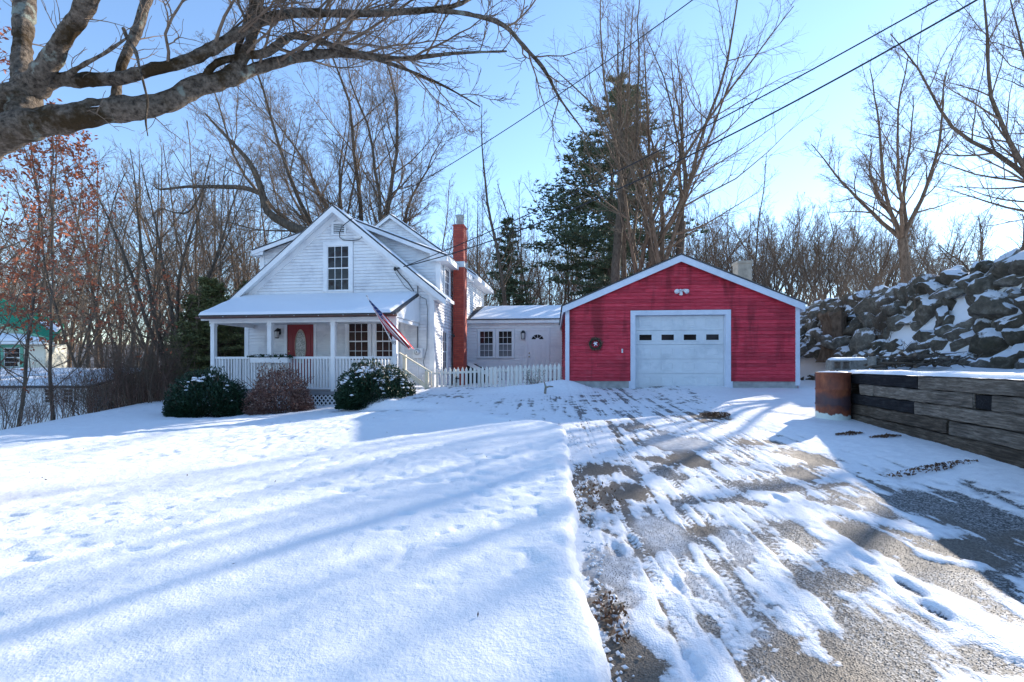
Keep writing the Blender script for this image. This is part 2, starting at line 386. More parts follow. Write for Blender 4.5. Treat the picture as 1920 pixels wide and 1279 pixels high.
def edge_x(Y):     # left edge of the driveway, then of the trampled path
    Y = np.asarray(Y, float)
    e = .26+.083*Y
    e = np.where(Y > 7.6, .89-1.9*sst(Y, 7.9, 10.4)*1.0, e)
    e = np.where(Y > 10.4, -1.01-2.6*sst(Y, 10.4, 12.4), e)
    return e
def nu(segs):      # non-uniform axis: (start, end, step)...
    a = []
    for s, e, d in segs: a.append(np.arange(s, e, d))
    a.append([segs[-1][1]]); return np.concatenate(a)
# wide ground
gx = nu([(-140, -40, 5), (-40, -14, 1.2), (-14, 14, .25), (14, 40, 1.2), (40, 160, 6)])
gy = nu([(-70, -20, 6), (-20, -2, 1.5), (-2, 26, .25), (26, 60, 1.5), (60, 200, 7)])
GX, GY = np.meshgrid(gx, gy); GZ = zground(GX, GY)
cx, cy = (GX[:-1, :-1]+GX[1:, 1:])/2, (GY[:-1, :-1]+GY[1:, 1:])/2
keep = ~((cx > -13.5) & (cx < 6.0) & (cy > .8) & (cy < 16.2))
inner = (GX > -13.6) & (GX < 6.1) & (GY > .7) & (GY < 16.3)
GZ = np.where(inner, GZ-.05, GZ)
GZ += .06*(fbm(GX*1.3, GY*1.3, 3)-.5)*(~inner)
me = np_mesh('ground', np.stack([GX.ravel(), GY.ravel(), GZ.ravel()], 1), grid_faces(len(gx), len(gy), keep), [M['snow'], M['woods_floor']], True)
ci = (((cy > 17.5) & (cx < 6)) | ((cy > 30) & (cx < 60)) | (cx < -13.6) & (cy > 9))[keep]
me.polygons.foreach_set('material_index', ci.astype(np.int32)); me.update()
tag(link('ground', me), kind='structure')
# snowy lawn, fine
lx = nu([(-13.8, -6, .07), (-6, 1.35, .032)]); ly = nu([(.6, 5, .022), (5, 9, .036), (9, 16.4, .06)])
LX, LY = np.meshgrid(lx, ly)
e = edge_x(LY)+.05*(fbm(LY*4, LY*0+3, 4)-.5)*2+.08*(vnoise(LY*.9, LY*0)-.5)+.03*(fbm(LX*14, LY*14, 2)-.5)
LZ = zground(LX, LY)
d = e-LX
LZ = LZ+.027*(fbm(LX*7, LY*7, 3)-.5)*(.35+1.3*sst(fbm(LX*.35+2, LY*.35, 2), .35, .65))+.02*(fbm(LX*2.2, LY*2.2, 3)-.5)
pit = sst(vnoise(LX*9+3, LY*9), .70, .95)*sst(vnoise(LX*.5, LY*.5+9), .2, .5); LZ -= .022*pit*sst(LY, 1.5, 4)
berm = np.exp(-((d-.16)/.16)**2)*.035*(1-sst(LY, 8, 10)); LZ += berm
fall = 1-np.sqrt(np.clip(d/.11, 0, 1)); LZ -= .30*np.where(d < .11, np.clip(fall, 0, 1)**1.6, 0)
far_soft = sst(LY, 8.2, 9.5); LZ2 = zground(LX, LY)-.22*sst(-d, -.5, .25)
LZ = LZ*(1-far_soft)+np.where(d > .5, LZ, np.minimum(LZ, LZ2))*far_soft
# old footprints
for fx_, fy_ in ((-.2, 6.1), (-.55, 6.3), (-.35, 5.4), (-.9, 5.2), (-1.3, 5.5), (-1.7, 5.0), (-2.1, 5.2), (-.1, 9.0), (-.4, 9.2)):
    LZ -= .03*np.exp(-(((LX-fx_)/.13)**2+((LY-fy_)/.07)**2)**2)
kf = (cxl := (LX[:-1, :-1]+LX[1:, 1:])/2) < (edge_x((LY[:-1, :-1]))+.5)
tag(link('snowy_lawn', np_mesh('snowy_lawn', np.stack([LX.ravel(), LY.ravel(), LZ.ravel()], 1), grid_faces(len(lx), len(ly), kf), M['snow'], True)), kind='structure')
# driveway
dx = nu([(-4.6, 0, .05), (0, 5.2, .02), (5.2, 6.4, .05)]); dy = nu([(.6, 4, .017), (4, 7, .03), (7, 16.3, .055)])
DX, DY = np.meshgrid(dx, dy)
rot = DX-.067*DY     # across the wheel tracks
cov = .735+.34*(fbm(rot*1.8+4, DY*.62, 4)-.5)+.72*(fbm(rot*9, DY*1.1+5, 5)-.5)+.60*(fbm(DX*12+DY*3, DY*6-DX*3.5, 4)-.5)+.42*(fbm(rot*26, DY*1.1+3, 3)-.5)+.25*(fbm(DX*26, DY*20, 3)-.5)
cov += sst(DY, 8.0, 11)*(.75*(fbm((DX+.6*DY)*3+9, (DY-.45*DX)*6.3, 5)-.5)-.02)
cov += .9*np.exp(-(((DX-1.5)/.9)**2+((DY-13.9)/.75)**2))+.7*np.exp(-(((DX-.2)/1.1)**2+((DY-13.7)/.6)**2))
patches = [(0.82,4.89,0.22,0.75),(1.21,4.89,0.16,0.23),(1.05,5.77,0.29,0.23),(0.55,2.70,0.10,0.27),(0.57,2.30,0.21,0.18),(0.82,2.61,0.06,0.08),(1.08,2.69,0.05,0.07),(2.32,3.90,0.28,0.23),(2.80,4.07,0.27,0.14),(2.87,3.80,0.25,0.22),(2.11,3.14,0.29,0.15),(1.92,2.58,0.21,0.18),(1.89,2.35,0.23,0.11),(2.99,3.29,0.36,0.21),(3.62,3.61,0.32,0.23),(2.36,2.35,0.16,0.10),(3.80,4.66,0.67,0.30),(4.04,4.19,0.42,0.32),(3.94,6.21,0.31,0.24),(3.24,5.55,0.28,0.19),(2.68,5.06,0.31,0.16),(2.36,7.12,0.31,0.42),(2.23,6.21,0.24,0.32),(1.75,5.65,0.25,0.18),(3.96,9.44,0.25,0.43),(3.65,7.27,0.34,0.33),(1.46,2.29,0.18,0.09),(1.06,2.29,0.08,0.08),(1.57,3.96,0.15,0.09),(1.95,4.66,0.23,0.12),(0.53,3.21,0.05,0.14),(5.08,6.40,0.21,0.11),(4.85,4.89,0.27,0.10),(1.26,2.37,0.07,0.08),(3.61,6.55,0.22,0.18),(2.05,8.45,0.28,0.25),(1.86,6.26,0.17,0.16)]
wob = np.clip(1+2.6*(fbm(DX*4.5, DY*3.5, 5)-.5), .15, 3); wob2 = .5*(fbm(DX*14, DY*9, 3)-.5)
for px_, py_, rx, ry in patches:
    q = ((DX-px_)/(rx*1.12))**2+((DY-py_)/(ry*1.12))**2
    cov -= .50*np.exp(-(q*wob)**1.1)
brown = np.zeros_like(cov)
for px_, py_, r in ((.8, 4.9, .6), (.55, 2.6, .45), (1.2, 5.0, .4), (1.05, 5.8, .4), (3.96, 9.4, .5), (.5, 3.2, .15), (.57, 2.2, .5), (3.65, 7.3, .4), (2.2, 6.3, .5), (1.5, 2.3, .3), (3.9, 6.2, .4), (1.6, 4, .2)):
    brown = np.maximum(brown, np.exp(-(((DX-px_)**2+((DY-py_)*.7)**2)/r**2)**2))
brown = np.maximum(brown, sst(fbm(DX*1.1, DY*1.1+40, 3), .52, .62)*.8)
iced = np.zeros_like(cov)
for px_, py_, rx, ry in ((.70, 3.35, .22, .38), (.74, 2.95, .12, .12), (1.25, 3.0, .14, .25), (1.2, 3.9, .2, .4), (2.5, 7.2, .5, .6), (1.75, 3.7, .12, .3)):
    q = np.exp(-((((DX-px_)/rx)**2+((DY-py_)/ry)**2)*wob)**2); iced = np.maximum(iced, q); cov -= .45*q
# thicker strips of unmelted snow
def strip(pts, w, amt):
    global cov, thick
    for (x0, y0), (x1, y1) in zip(pts, pts[1:]):
        vx, vy = x1-x0, y1-y0; L2 = vx*vx+vy*vy
        t = np.clip(((DX-x0)*vx+(DY-y0)*vy)/L2, 0, 1)
        dd = np.hypot(DX-x0-t*vx, DY-y0-t*vy)
        k = np.exp(-(dd/w*(1+.55*(wob-1)))**3); cov = np.maximum(cov, cov*(1-.8*k)+amt*.8*k); thick = np.maximum(thick, k)
thick = np.zeros_like(cov)
strip([(2.62, 4.85), (2.52, 3.8), (2.45, 3.0), (2.55, 2.4)], .11, 1.05)
strip([(2.9, 4.5), (3.35, 3.9)], .10, 1.0); strip([(3.0, 3.5), (3.2, 3.35)], .09, 1.05)
strip([(.72, 2.62), (.95, 2.3), (1.0, 2.1)], .10, .8)
strip([(4.9, 9.8), (5.0, 7), (5.3, 5)], .5, 1.0); strip([(3.3, 2.9), (3.0, 2.5), (2.9, 2.1)], .14, 1.0)
# snow right of the tracks and near the banks
cov += .7*sst(DX, 4.3+.10*np.clip(DY-7, 0, 9), 5.3)*(.55+.9*fbm(DX*2, DY, 3))
cov += .5*sst(edge_x(DY)+.5-DX, 0, .6)*sst(DY, 8.5, 10)
cov = cov-.25*sst(.12-np.abs(DX-edge_x(DY)-.05), 0, .12)*sst(fbm(DX*0+2, DY*2.2, 3), .45, .6)*(DY < 8)
# wheel ruts with tread marks
track = np.zeros_like(cov)
for c0 in (.72, 1.02, 1.2, 1.42, 2.28, 2.62, 1.75, 2.9, 1.95):
    wv = rot-c0-.03*np.sin(DY*.7+c0*9)
    tr = np.exp(-(wv/.05)**4)
    tread = .5+.5*np.sign(np.sin(DY*(2*pi/.055)+np.sign(wv)*1.2+np.abs(wv)*60))
    fade = .25+.75*sst(vnoise(DY*.5+c0*7, DY*0+c0), .1, .45)
    track = np.maximum(track, tr*fade*(.55+.45*tread)); cov -= tr*fade*(.06+.18*tread)
    ln = np.exp(-((np.abs(wv)-.055)/.008)**2)*fade; cov -= .26*ln; track = np.maximum(track, .6*ln)
DZ = zground(DX, DY)-.11*(1-sst(DX, 2.5, 5.5))*(1-sst(DY, 12.9, 14.2)*0)
base = np.where(DX < 2.5, zdrive(DY), np.minimum(zground(DX, DY), zdrive(DY)+.6*sst(DX, 4, 6)))
zg = zground(DX, DY); sR = sst(DX, 3.8, 4.6)
left = sst(edge_x(DY)-DX, -.35, .6)*sst(DY, 9, 10.5)      # path side climbs to the lawn level
hp = .30*np.exp(-(((DX-1.5)/.75)**2+((DY-13.9)/.6)**2))+.16*np.exp(-(((DX-.2)/.9)**2+((DY-13.7)/.5)**2))
DZ = zdrive(DY)*(1-sR)+zg*sR
DZ = DZ*(1-left)+(zg-.01)*left+hp*(1-left)*(1-sR)
tt = sst(cov, .42, .75)
DZ = DZ+.010*tt+.010*thick*tt-.012*track*tt+.022*(fbm(DX*1.2, DY*1.2, 3)-.5)+.013*(fbm(DX*9, DY*7, 4)-.5)*tt+.008*(fbm(DX*30, DY*30, 2)-.5)
# shoe prints pressed through the strip
for fx_, fy_ in ((2.51, 3.05), (2.44, 2.8), (2.60, 4.7), (.78, 3.62), (.93, 3.75), (2.5, 3.45), (1.05, 3.1), (.86, 2.35)):
    q = np.exp(-(((DX-fx_)/.05)**2+((DY-fy_)/.12)**2)**3); DZ -= .03*q; cov -= .45*q*(fx_ > 2.42)*(fy_ < 3.2)
kd = DX[:-1, :-1] > edge_x(DY[:-1, :-1])-.35-.5*(DY[:-1, :-1] > 8)
me = np_mesh('driveway', np.stack([DX.ravel(), DY.ravel(), DZ.ravel()], 1), grid_faces(len(dx), len(dy), kd), M['driveway'], True)
for nm, arr in (('cover', cov), ('brown', brown), ('ice', np.clip(iced*1.2, 0, 1))):
    a = me.attributes.new(nm, 'FLOAT', 'POINT'); a.data.foreach_set('value', np.ascontiguousarray(arr.ravel(), np.float32))
tag(link('driveway', me), kind='structure')
# loose stones on the bare gravel and crumbs of snow along the lawn edge
rs = np.random.RandomState(14)
def specks(name, X, Y, Z, r, mat, flat=.6):
    n_ = len(X); O8 = np.array([(1, 0, 0), (0, 1, 0), (-1, 0, 0), (0, -1, 0), (0, 0, 1), (0, 0, -1)], float)
    V = O8[None]*r[:, None, None]*rs.uniform(.6, 1.3, (n_, 6, 1)); V[:, :, 2] *= flat
    a = rs.uniform(0, 2*pi, n_); c, s_ = np.cos(a)[:, None], np.sin(a)[:, None]
    V = np.stack([V[:, :, 0]*c-V[:, :, 1]*s_, V[:, :, 0]*s_+V[:, :, 1]*c, V[:, :, 2]], -1)+np.stack([X, Y, Z], 1)[:, None]
    F8 = np.array([(0, 1, 4), (1, 2, 4), (2, 3, 4), (3, 0, 4), (1, 0, 5), (2, 1, 5), (3, 2, 5), (0, 3, 5)])
    return link(name, np_mesh(name, V.reshape(-1, 3), (F8[None]+6*np.arange(n_)[:, None, None]).reshape(-1, 3), mat))
jj, ii = np.nonzero((cov < .44) & (DY < 6.5) & (DX > edge_x(DY)+.04) & (DX < 5.2)); sel = rs.choice(len(jj), 14000, replace=False); jj, ii = jj[sel], ii[sel]
M['pebble'] = plain('gravel_stone', (.20, .192, .18), .9, var=.7, scale=60)
tag(specks('gravel', DX[jj, ii]+rs.uniform(-.01, .01, 14000), DY[jj, ii]+rs.uniform(-.01, .01, 14000), DZ[jj, ii]+.001, rs.uniform(.0018, .0046, 14000), M['pebble']), 'loose grey gravel on the bare parts of the driveway', 'gravel', kind='stuff')
yy = rs.uniform(1.2, 8, 420); xx = edge_x(yy)+np.abs(rs.normal(.05, .06, 420))-.03; zz_ = zdrive(yy)+.012
tag(specks('snow_crumbs', xx, yy, zz_, rs.uniform(.006, .022, 420), M['snow'], .8), 'crumbs of snow fallen along the edge of the lawn', 'snow', kind='stuff')
# terrace behind the timbers
ty = nu([(-4, 9.25, .12)]); us = np.linspace(0, 1, 60)
TU, TY = np.meshgrid(us, ty); xa = timber_x(TY)+.16; xb = foot(TY)+1.6
TX = xa+(xb-xa)*TU
TZ = 1.43+.12*sst(TU, .1, .8)+.05*(fbm(TX*1.6, TY*1.6, 3)-.5)+2.5*sst(TX, foot(TY), foot(TY)+1.5)
TZ = TZ+.03*(fbm(TX*7, TY*7, 2)-.5)
TZ = np.where(TY > 9.0, TZ*.0+np.minimum(TZ, zground(TX, TY)-.03), TZ)
tag(link('terrace', np_mesh('terrace', np.stack([TX.ravel(), TY.ravel(), TZ.ravel()], 1), grid_faces(60, len(ty)), M['snow'], True)), kind='structure')
# upper ground right of the stone wall
ux = nu([(10.6, 16, .3), (16, 60, 2)]); uy = nu([(-12, 9.2, .4)])
UX, UY = np.meshgrid(ux, uy); UZ = 4.0+.4*(fbm(UX*.3, UY*.3)-.5)*sst(UX, 11.5, 14)-6*sst(-(UX-foot(UY)-1.25), -.2, .6)
UZ = np.maximum(UZ, -.5)
tag(link('upper_ground', np_mesh('upper_ground', np.stack([UX.ravel(), UY.ravel(), UZ.ravel()], 1), grid_faces(len(ux), len(uy)), M['snow'], True)), kind='structure')
# distant hills
hx = np.linspace(-700, 700, 140); hy = np.array([380., 420, 470, 540, 640])
HX, HY = np.meshgrid(hx, hy)
HZ = np.array([0, .55, .85, 1, .6])[:, None]*(14+16*fbm(HX*.006+3, HY*.004, 4)+10*sst(-HX, -100, 400))-4
tag(link('hills', np_mesh('hills', np.stack([HX.ravel(), HY.ravel(), HZ.ravel()], 1), grid_faces(140, 5), M['hill'], True)), kind='structure')
fx = nu([(-700, 700, 100)]); fy = nu([(190, 480, 60)])
FX, FY = np.meshgrid(fx, fy)
tag(link('far_field', np_mesh('far_field', np.stack([FX.ravel(), FY.ravel(), (FX*0-3.6+.002*FY)], 1) if False else np.stack([FX.ravel(), FY.ravel(), np.full(FX.size, -1.2)], 1), grid_faces(len(fx), len(fy)), M['woods_floor'])), kind='structure')

hx = np.linspace(-260, 260, 60); hy = np.array([-64., -75, -100])  # unseen bank behind the camera, added to darken what the windows mirror
HX, HY = np.meshgrid(hx, hy); HZ = np.array([-1, .9, 1.6])[:, None]*(7+5*fbm(HX*.02+3, HY*.02, 4))
tag(link('unseen_bank', np_mesh('unseen_bank', np.stack([HX.ravel(), HY.ravel(), HZ.ravel()], 1), grid_faces(60, 3), M['hill'], True)), kind='structure')
# ------------------------------------------------------------------ building helpers
R = random.Random(11)
def board(O, U, N, s0b, s1b, s0t, s1t, z0, z1, tb=.034, tt=.006):
    """one clapboard: thick lower edge, thin upper edge"""
    P = []
    for z, s0, s1, t in ((z0, s0b, s1b, tb), (z1, s0t, s1t, tt)):
        for a, b in ((s0, t), (s1, t), (s1, -.01), (s0, -.01)):
            P.append((O[0]+U[0]*a+N[0]*b, O[1]+U[1]*a+N[1]*b, z))
    return P
def clapboards(parent, mat, O, U, N, outline, z0, z1, e, holes=(), maxlen=None, name='clapboard', rnd=0.0):
    z = z0
    while z < z1-.01:
        zt_ = min(z+e, z1); zm = (z+zt_)/2
        a0, a1 = outline(z); b0, b1 = outline(zt_)
        segs = [(a0, a1, b0, b1)]
        for h0, h1, hz0, hz1 in holes:
            if zm < hz0 or zm > hz1: continue
            ns = []
            for s in segs:
                if h1 <= s[0] or h0 >= s[1]: ns.append(s); continue
                if h0 > s[0]+.03: ns.append((s[0], h0, s[2], h0))
                if h1 < s[1]-.03: ns.append((h1, s[1], h1, s[3]))
            segs = ns
        for s in segs:
            if s[1]-s[0] < .03: continue
            cuts = [0.0]
            if maxlen:
                L = s[1]-s[0]; x = R.uniform(.35, 1)*maxlen
                while x < L-.3: cuts.append(x/L); x += R.uniform(.6, 1.2)*maxlen
            cuts.append(1.0)
            for i in range(len(cuts)-1):
                q0 = s[0]+(s[1]-s[0])*cuts[i]+(.0015 if i else 0); q1 = s[0]+(s[1]-s[0])*cuts[i+1]
                p0 = s[2] if i == 0 else q0; p1 = s[3] if i == len(cuts)-2 else q1
                if p1-p0 < .01: p1 = p0+.01
                dt = R.uniform(-rnd, rnd); mb = MB()
                mb.hexa(board(O, U, N, q0, q1, p0, p1, z, zt_-(.004 if rnd else .007), (.026 if rnd else .034)+dt, .006)); mb.build(name, mat, parent)
        z += e
PANE = {}
def pane_mesh(w, h, mat, side):
    k = (round(w, 3), round(h, 3), mat.name, side)
    if k not in PANE:
        mb = MB()
        if side == 0: mb.box(-w/2, w/2, -.003, .003, -h/2, h/2)
        else: mb.box(-.003, .003, -w/2, w/2, -h/2, h/2)
        PANE[k] = mb.mesh('pane', mat)
    return PANE[k]
def window(parent, O, U, N, s0, s1, z0, z1, cols, rows, glass, trim=None, cw=.10, sill=True, depth=.03, lowmat=None, casing=True, sashm=None):
    """casing, two sashes, muntins, a pane for every light"""
    trim = trim or M['white_trim']; sashm = sashm or trim
    side = 0 if abs(U[0]) > .5 else 1
    f = MB()
    if casing:
        f.obox(O, U, N, s0-cw, s0, -.01, .045, z0, z1); f.obox(O, U, N, s1, s1+cw, -.01, .045, z0, z1)
        f.obox(O, U, N, s0-cw, s1+cw, -.01, .047, z1, z1+cw)
        f.obox(O, U, N, s0-cw, s1+cw, -.01, .043, z0-cw*.7, z0-.03)
    else:
        f.obox(O, U, N, s0-.02, s0, -.01, .04, z0, z1)
        f.obox(O, U, N, s1, s1+.02, -.01, .04, z0, z1); f.obox(O, U, N, s0-.02, s1+.02, -.01, .041, z1, z1+.02)
    w = f.build('window', trim, parent)
    sa = MB(); t = .035; zm = (z0+z1)/2
    for (a, b, n) in ((z0, zm+.015, .006), (zm-.015, z1, .016)):
        sa.obox(O, U, N, s0, s0+t, n-.02, n+.012, a, b); sa.obox(O, U, N, s1-t, s1, n-.02, n+.012, a, b)
        sa.obox(O, U, N, s0+t, s1-t, n-.019, n+.011, a, a+t); sa.obox(O, U, N, s0+t, s1-t, n-.019, n+.011, b-t, b)
    sa.build('sash', sashm, w)
    rr = rows//2
    for half, (a, b, n) in enumerate(((z0+t, zm+.015-t, .004), (zm-.015+t, z1-t, .014))):
        mu = MB(); pw = (s1-s0-2*t)/cols; ph = (b-a)/rr
        for i in range(1, cols): mu.obox(O, U, N, s0+t+i*pw-.008, s0+t+i*pw+.008, n-.01, n+.008, a, b)
        for j in range(1, rr): mu.obox(O, U, N, s0+t, s1-t, n-.0095, n+.0075, a+j*ph-.008, a+j*ph+.008)
        mu.build('muntin', sashm, w)
        gm = lowmat if (lowmat and half == 0) else glass
        for i in range(cols):
            for j in range(rr):
                s_ = s0+t+(i+.5)*pw; z_ = a+(j+.5)*ph; zz = Z0.get(parent.name, 0)
                link('pane', pane_mesh(pw, ph, gm, side), w, (O[0]+U[0]*s_+N[0]*(n-.006), O[1]+U[1]*s_+N[1]*(n-.006), z_-zz),
                     (radians(R.uniform(-.5, .5)), 0, radians(R.uniform(-.5, .5))))
    bk = MB(); bk.obox(O, U, N, s0+.002, s1-.002, -.09, -.08, z0, z1); bk.build('dark_interior', M['dark'], w)
    if sill:
        sl = MB(); sl.obox(O, U, N, s0-cw-.03, s1+cw+.03, -.01, .075, z0-.032, z0); sl.build('sill', trim, w)
    return w
def snow_slab(P, nx, ny, th, seed=0, bulge=.0, edge=.08, name='roof_snow'):
    """P: four corners (u0v0, u1v0, u1v1, u0v1) -> verts, faces of a rounded snow layer lying on them"""
    P = [np.array(p, float) for p in P]
    u = np.linspace(0, 1, nx); v = np.linspace(0, 1, ny); U_, V_ = np.meshgrid(u, v)
    Q = (P[0][None, None]*((1-U_)*(1-V_))[..., None]+P[1]*(U_*(1-V_))[..., None]+P[2]*(U_*V_)[..., None]+P[3]*((1-U_)*V_)[..., None])
    lu = np.linalg.norm(P[1]-P[0]); lv = np.linalg.norm(P[3]-P[0])
    de = np.minimum(np.minimum(U_, 1-U_)*lu, np.minimum(V_, 1-V_)*lv)
    h = th*np.sqrt(np.clip(de/edge, 0, 1))*(.8+.5*fbm(U_*lu*1.5+seed, V_*lv*1.5, 3))
    wob = .035*(fbm(U_*lu*3+seed, V_*lv*2+7, 3)-.5)
    Q[..., 2] += h+.002; Q[..., 1] += wob*(V_ < .03)
    return Q.reshape(-1, 3), grid_faces(nx, ny)
def snow_part(name, P, nx, ny, th, parent, seed=0, edge=.08):
    V, F = snow_slab(P, nx, ny, th, seed, edge=edge)
    V[:, 2] -= Z0.get(parent.name, 0)
    return link(name, np_mesh(name, V, F, M['roof_snow'], True), parent)
def slab(mb, P, th):    # thin plate below four corners
    mb.hexa([(p[0], p[1], p[2]-th) for p in P]+[tuple(p) for p in P])
X_, Y_ = (1, 0), (0, 1)
FN = (0, -1)

# ------------------------------------------------------------------ white house
house = empty('white_house', (-6.1477, 17.0, .3), -radians(7.5)); Z0[house.name] = .3
tag(house, 'white clapboard house with a front porch, shed dormers and steep gable', 'house')
SL = 3.26/3.98
gz = lambda a: 7.08-SL*abs(a)              # gable roof line
def gout(half):
    def f(z):
        x = min(half, (7.02-z)/SL); return (-x, x)
    return f
# body (plain backing behind the boards)
mb = MB()
prof = [(-3.5, .3), (3.5, .3), (3.5, 4.15), (0, 7.0), (-3.5, 4.15)]
mb.poly([(x, .012, z) for x, z in prof]); mb.poly([(x, 5, z) for x, z in prof][::-1])
mb.poly([(3.49, .012, .3), (3.49, 9, .3), (3.49, 9, 4.15), (3.49, .012, 4.15)]); mb.poly([(-3.49, .012, .3), (-3.49, 9, .3), (-3.49, 9, 4.15), (-3.49, .012, 4.15)][::-1])
mb.build('wall', M['white_board'], house)
fw = MB(); fw.box(-3.5, 3.5, .012, .03, .3, .62); fw.build('foundation', M['brown_brick'], house)
fw = MB(); fw.box(3.47, 3.495, .03, 9, .3, .66); fw.build('foundation', M['brown_brick'], house)
front = MB(); front.box(-3.5, 3.5, .005, .011, .64, .66); front = front.build('front_wall', M['white_trim'], house)
holes = [(-.50, .62, 4.05, 5.97), (-1.98, -.75, .6, 3.22), (.30, 2.30, 1.75, 3.22), (-.22, .36, 6.14, 6.66)]
clapboards(front, M['white_board'], (0, 0), X_, FN, gout(3.36), .66, 6.95, .112, holes, name='clapboard')
# corner boards, frieze, skirt
t = MB(); t.box(-3.52, -3.36, -.035, .012, .62, 4.12); t.build('corner_board', M['white_trim'], house)
t = MB(); t.box(3.36, 3.525, -.035, .012, .62, 4.12); t.build('corner_board', M['white_trim'], house)
t = MB(); t.box(3.50, 3.53, .0, .14, .62, 4.10); t.build('corner_board', M['white_trim'], house)
# windows, vent and door of the front
window(house, (0, 0), X_, FN, -.36, .46, 4.22, 5.80, 3, 4, M['glass'], cw=.14)
window(house, (0, 0), X_, FN, .42, 1.17, 1.75, 3.12, 3, 4, M['glass_warm'], cw=.11, sashm=M['white_trim'])
window(house, (0, 0), X_, FN, 1.42, 2.17, 1.75, 3.12, 3, 4, M['glass_warm'], cw=.11)
t = MB(); t.box(2.35, 2.45, -.04, .01, .95, 3.22); t.box(2.35, 2.9, -.041, .009, 1.55, 1.62); t.build('trim_board', M['white_trim'], house)
v_ = MB(); v_.box(-.20, -.12, -.04, .0, 6.16, 6.64); v_.box(.28, .36, -.04, 0, 6.16, 6.64); v_.box(-.12, .28, -.041, 0, 6.56, 6.64); v_.box(-.12, .28, -.041, 0, 6.16, 6.22)
vo_ = v_.build('gable_vent', M['white_trim'], house)
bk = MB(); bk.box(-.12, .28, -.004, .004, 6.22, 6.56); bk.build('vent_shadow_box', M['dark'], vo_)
for k in range(5):
    s_ = MB(); z = 6.235+k*.066; s_.hexa([(-.12, -.035, z), (.28, -.035, z), (.28, -.005, z+.03), (-.12, -.005, z+.03), (-.12, -.035, z+.012), (.28, -.035, z+.012), (.28, -.005, z+.045), (-.12, -.005, z+.045)])
    s_.build('louvre', M['white_trim'], vo_)
d_ = MB(); d_.box(-1.98, -1.87, -.045, .01, .95, 3.12); d_.box(-.86, -.75, -.045, .01, .95, 3.12); d_.box(-1.98, -.75, -.047, .01, 3.12, 3.24)
d_.build('door_frame', M['white_trim'], house)
# red front door with raised panels and an oval light
dr = MB(); dr.box(-1.87, -.86, -.012, .01, .95, 3.12)
def oval(cx, cz, rx, rz, y0, y1, n=28, rin=None):
    mb = MB()
    for i in range(n):
        a, b = 2*pi*i/n, 2*pi*(i+1)/n
        k = rin or .0
        P = [(cx+rx*k*cos(a), y0, cz+rz*k*sin(a)), (cx+rx*cos(a), y0, cz+rz*sin(a)), (cx+rx*cos(b), y0, cz+rz*sin(b)), (cx+rx*k*cos(b), y0, cz+rz*k*sin(b))]
        Q = [(p[0], y1, p[2]) for p in P]
        if rin: mb.hexa(P+Q)
        else: mb.poly([P[1], P[2], (cx, y0, cz)]); mb.poly([P[1], P[2], Q[2], Q[1]])
    return mb
for (a, b, c, e_) in ((-1.74, -1.55, 1.2, 1.55), (-1.18, -.99, 1.2, 1.55), (-1.74, -1.52, 2.85, 3.0), (-1.21, -.99, 2.85, 3.0), (-1.74, -1.66, 1.7, 2.7), (-1.07, -.99, 1.7, 2.7)): dr.box(a, b, -.022, -.012, c, e_)
dro = dr.build('front_door', M['red_door'], house)
oval(-1.365, 2.27, .19, .58, -.02, -.012).build('oval_glass', M['leaded'], dro)
oval(-1.365, 2.27, .215, .61, -.03, -.012, rin=.9).build('oval_rim', plain('oval_rim_wood', (.42, .30, .22), .5), dro)
kn = MB(); kn.lathe((-1.80, -.05, 1.93), [(.0, -.03), (.03, -.02), (.033, 0), (.03, .02), (0, .03)], 12); kn.tube([(-1.80, -.012, 1.93), (-1.80, -.05, 1.93)], .015, 8)
kn.tube([(-1.80, -.012, 2.1), (-1.80, -.03, 2.1)], .03, 12); kn.build('door_knob', M['brass'], dro, True)

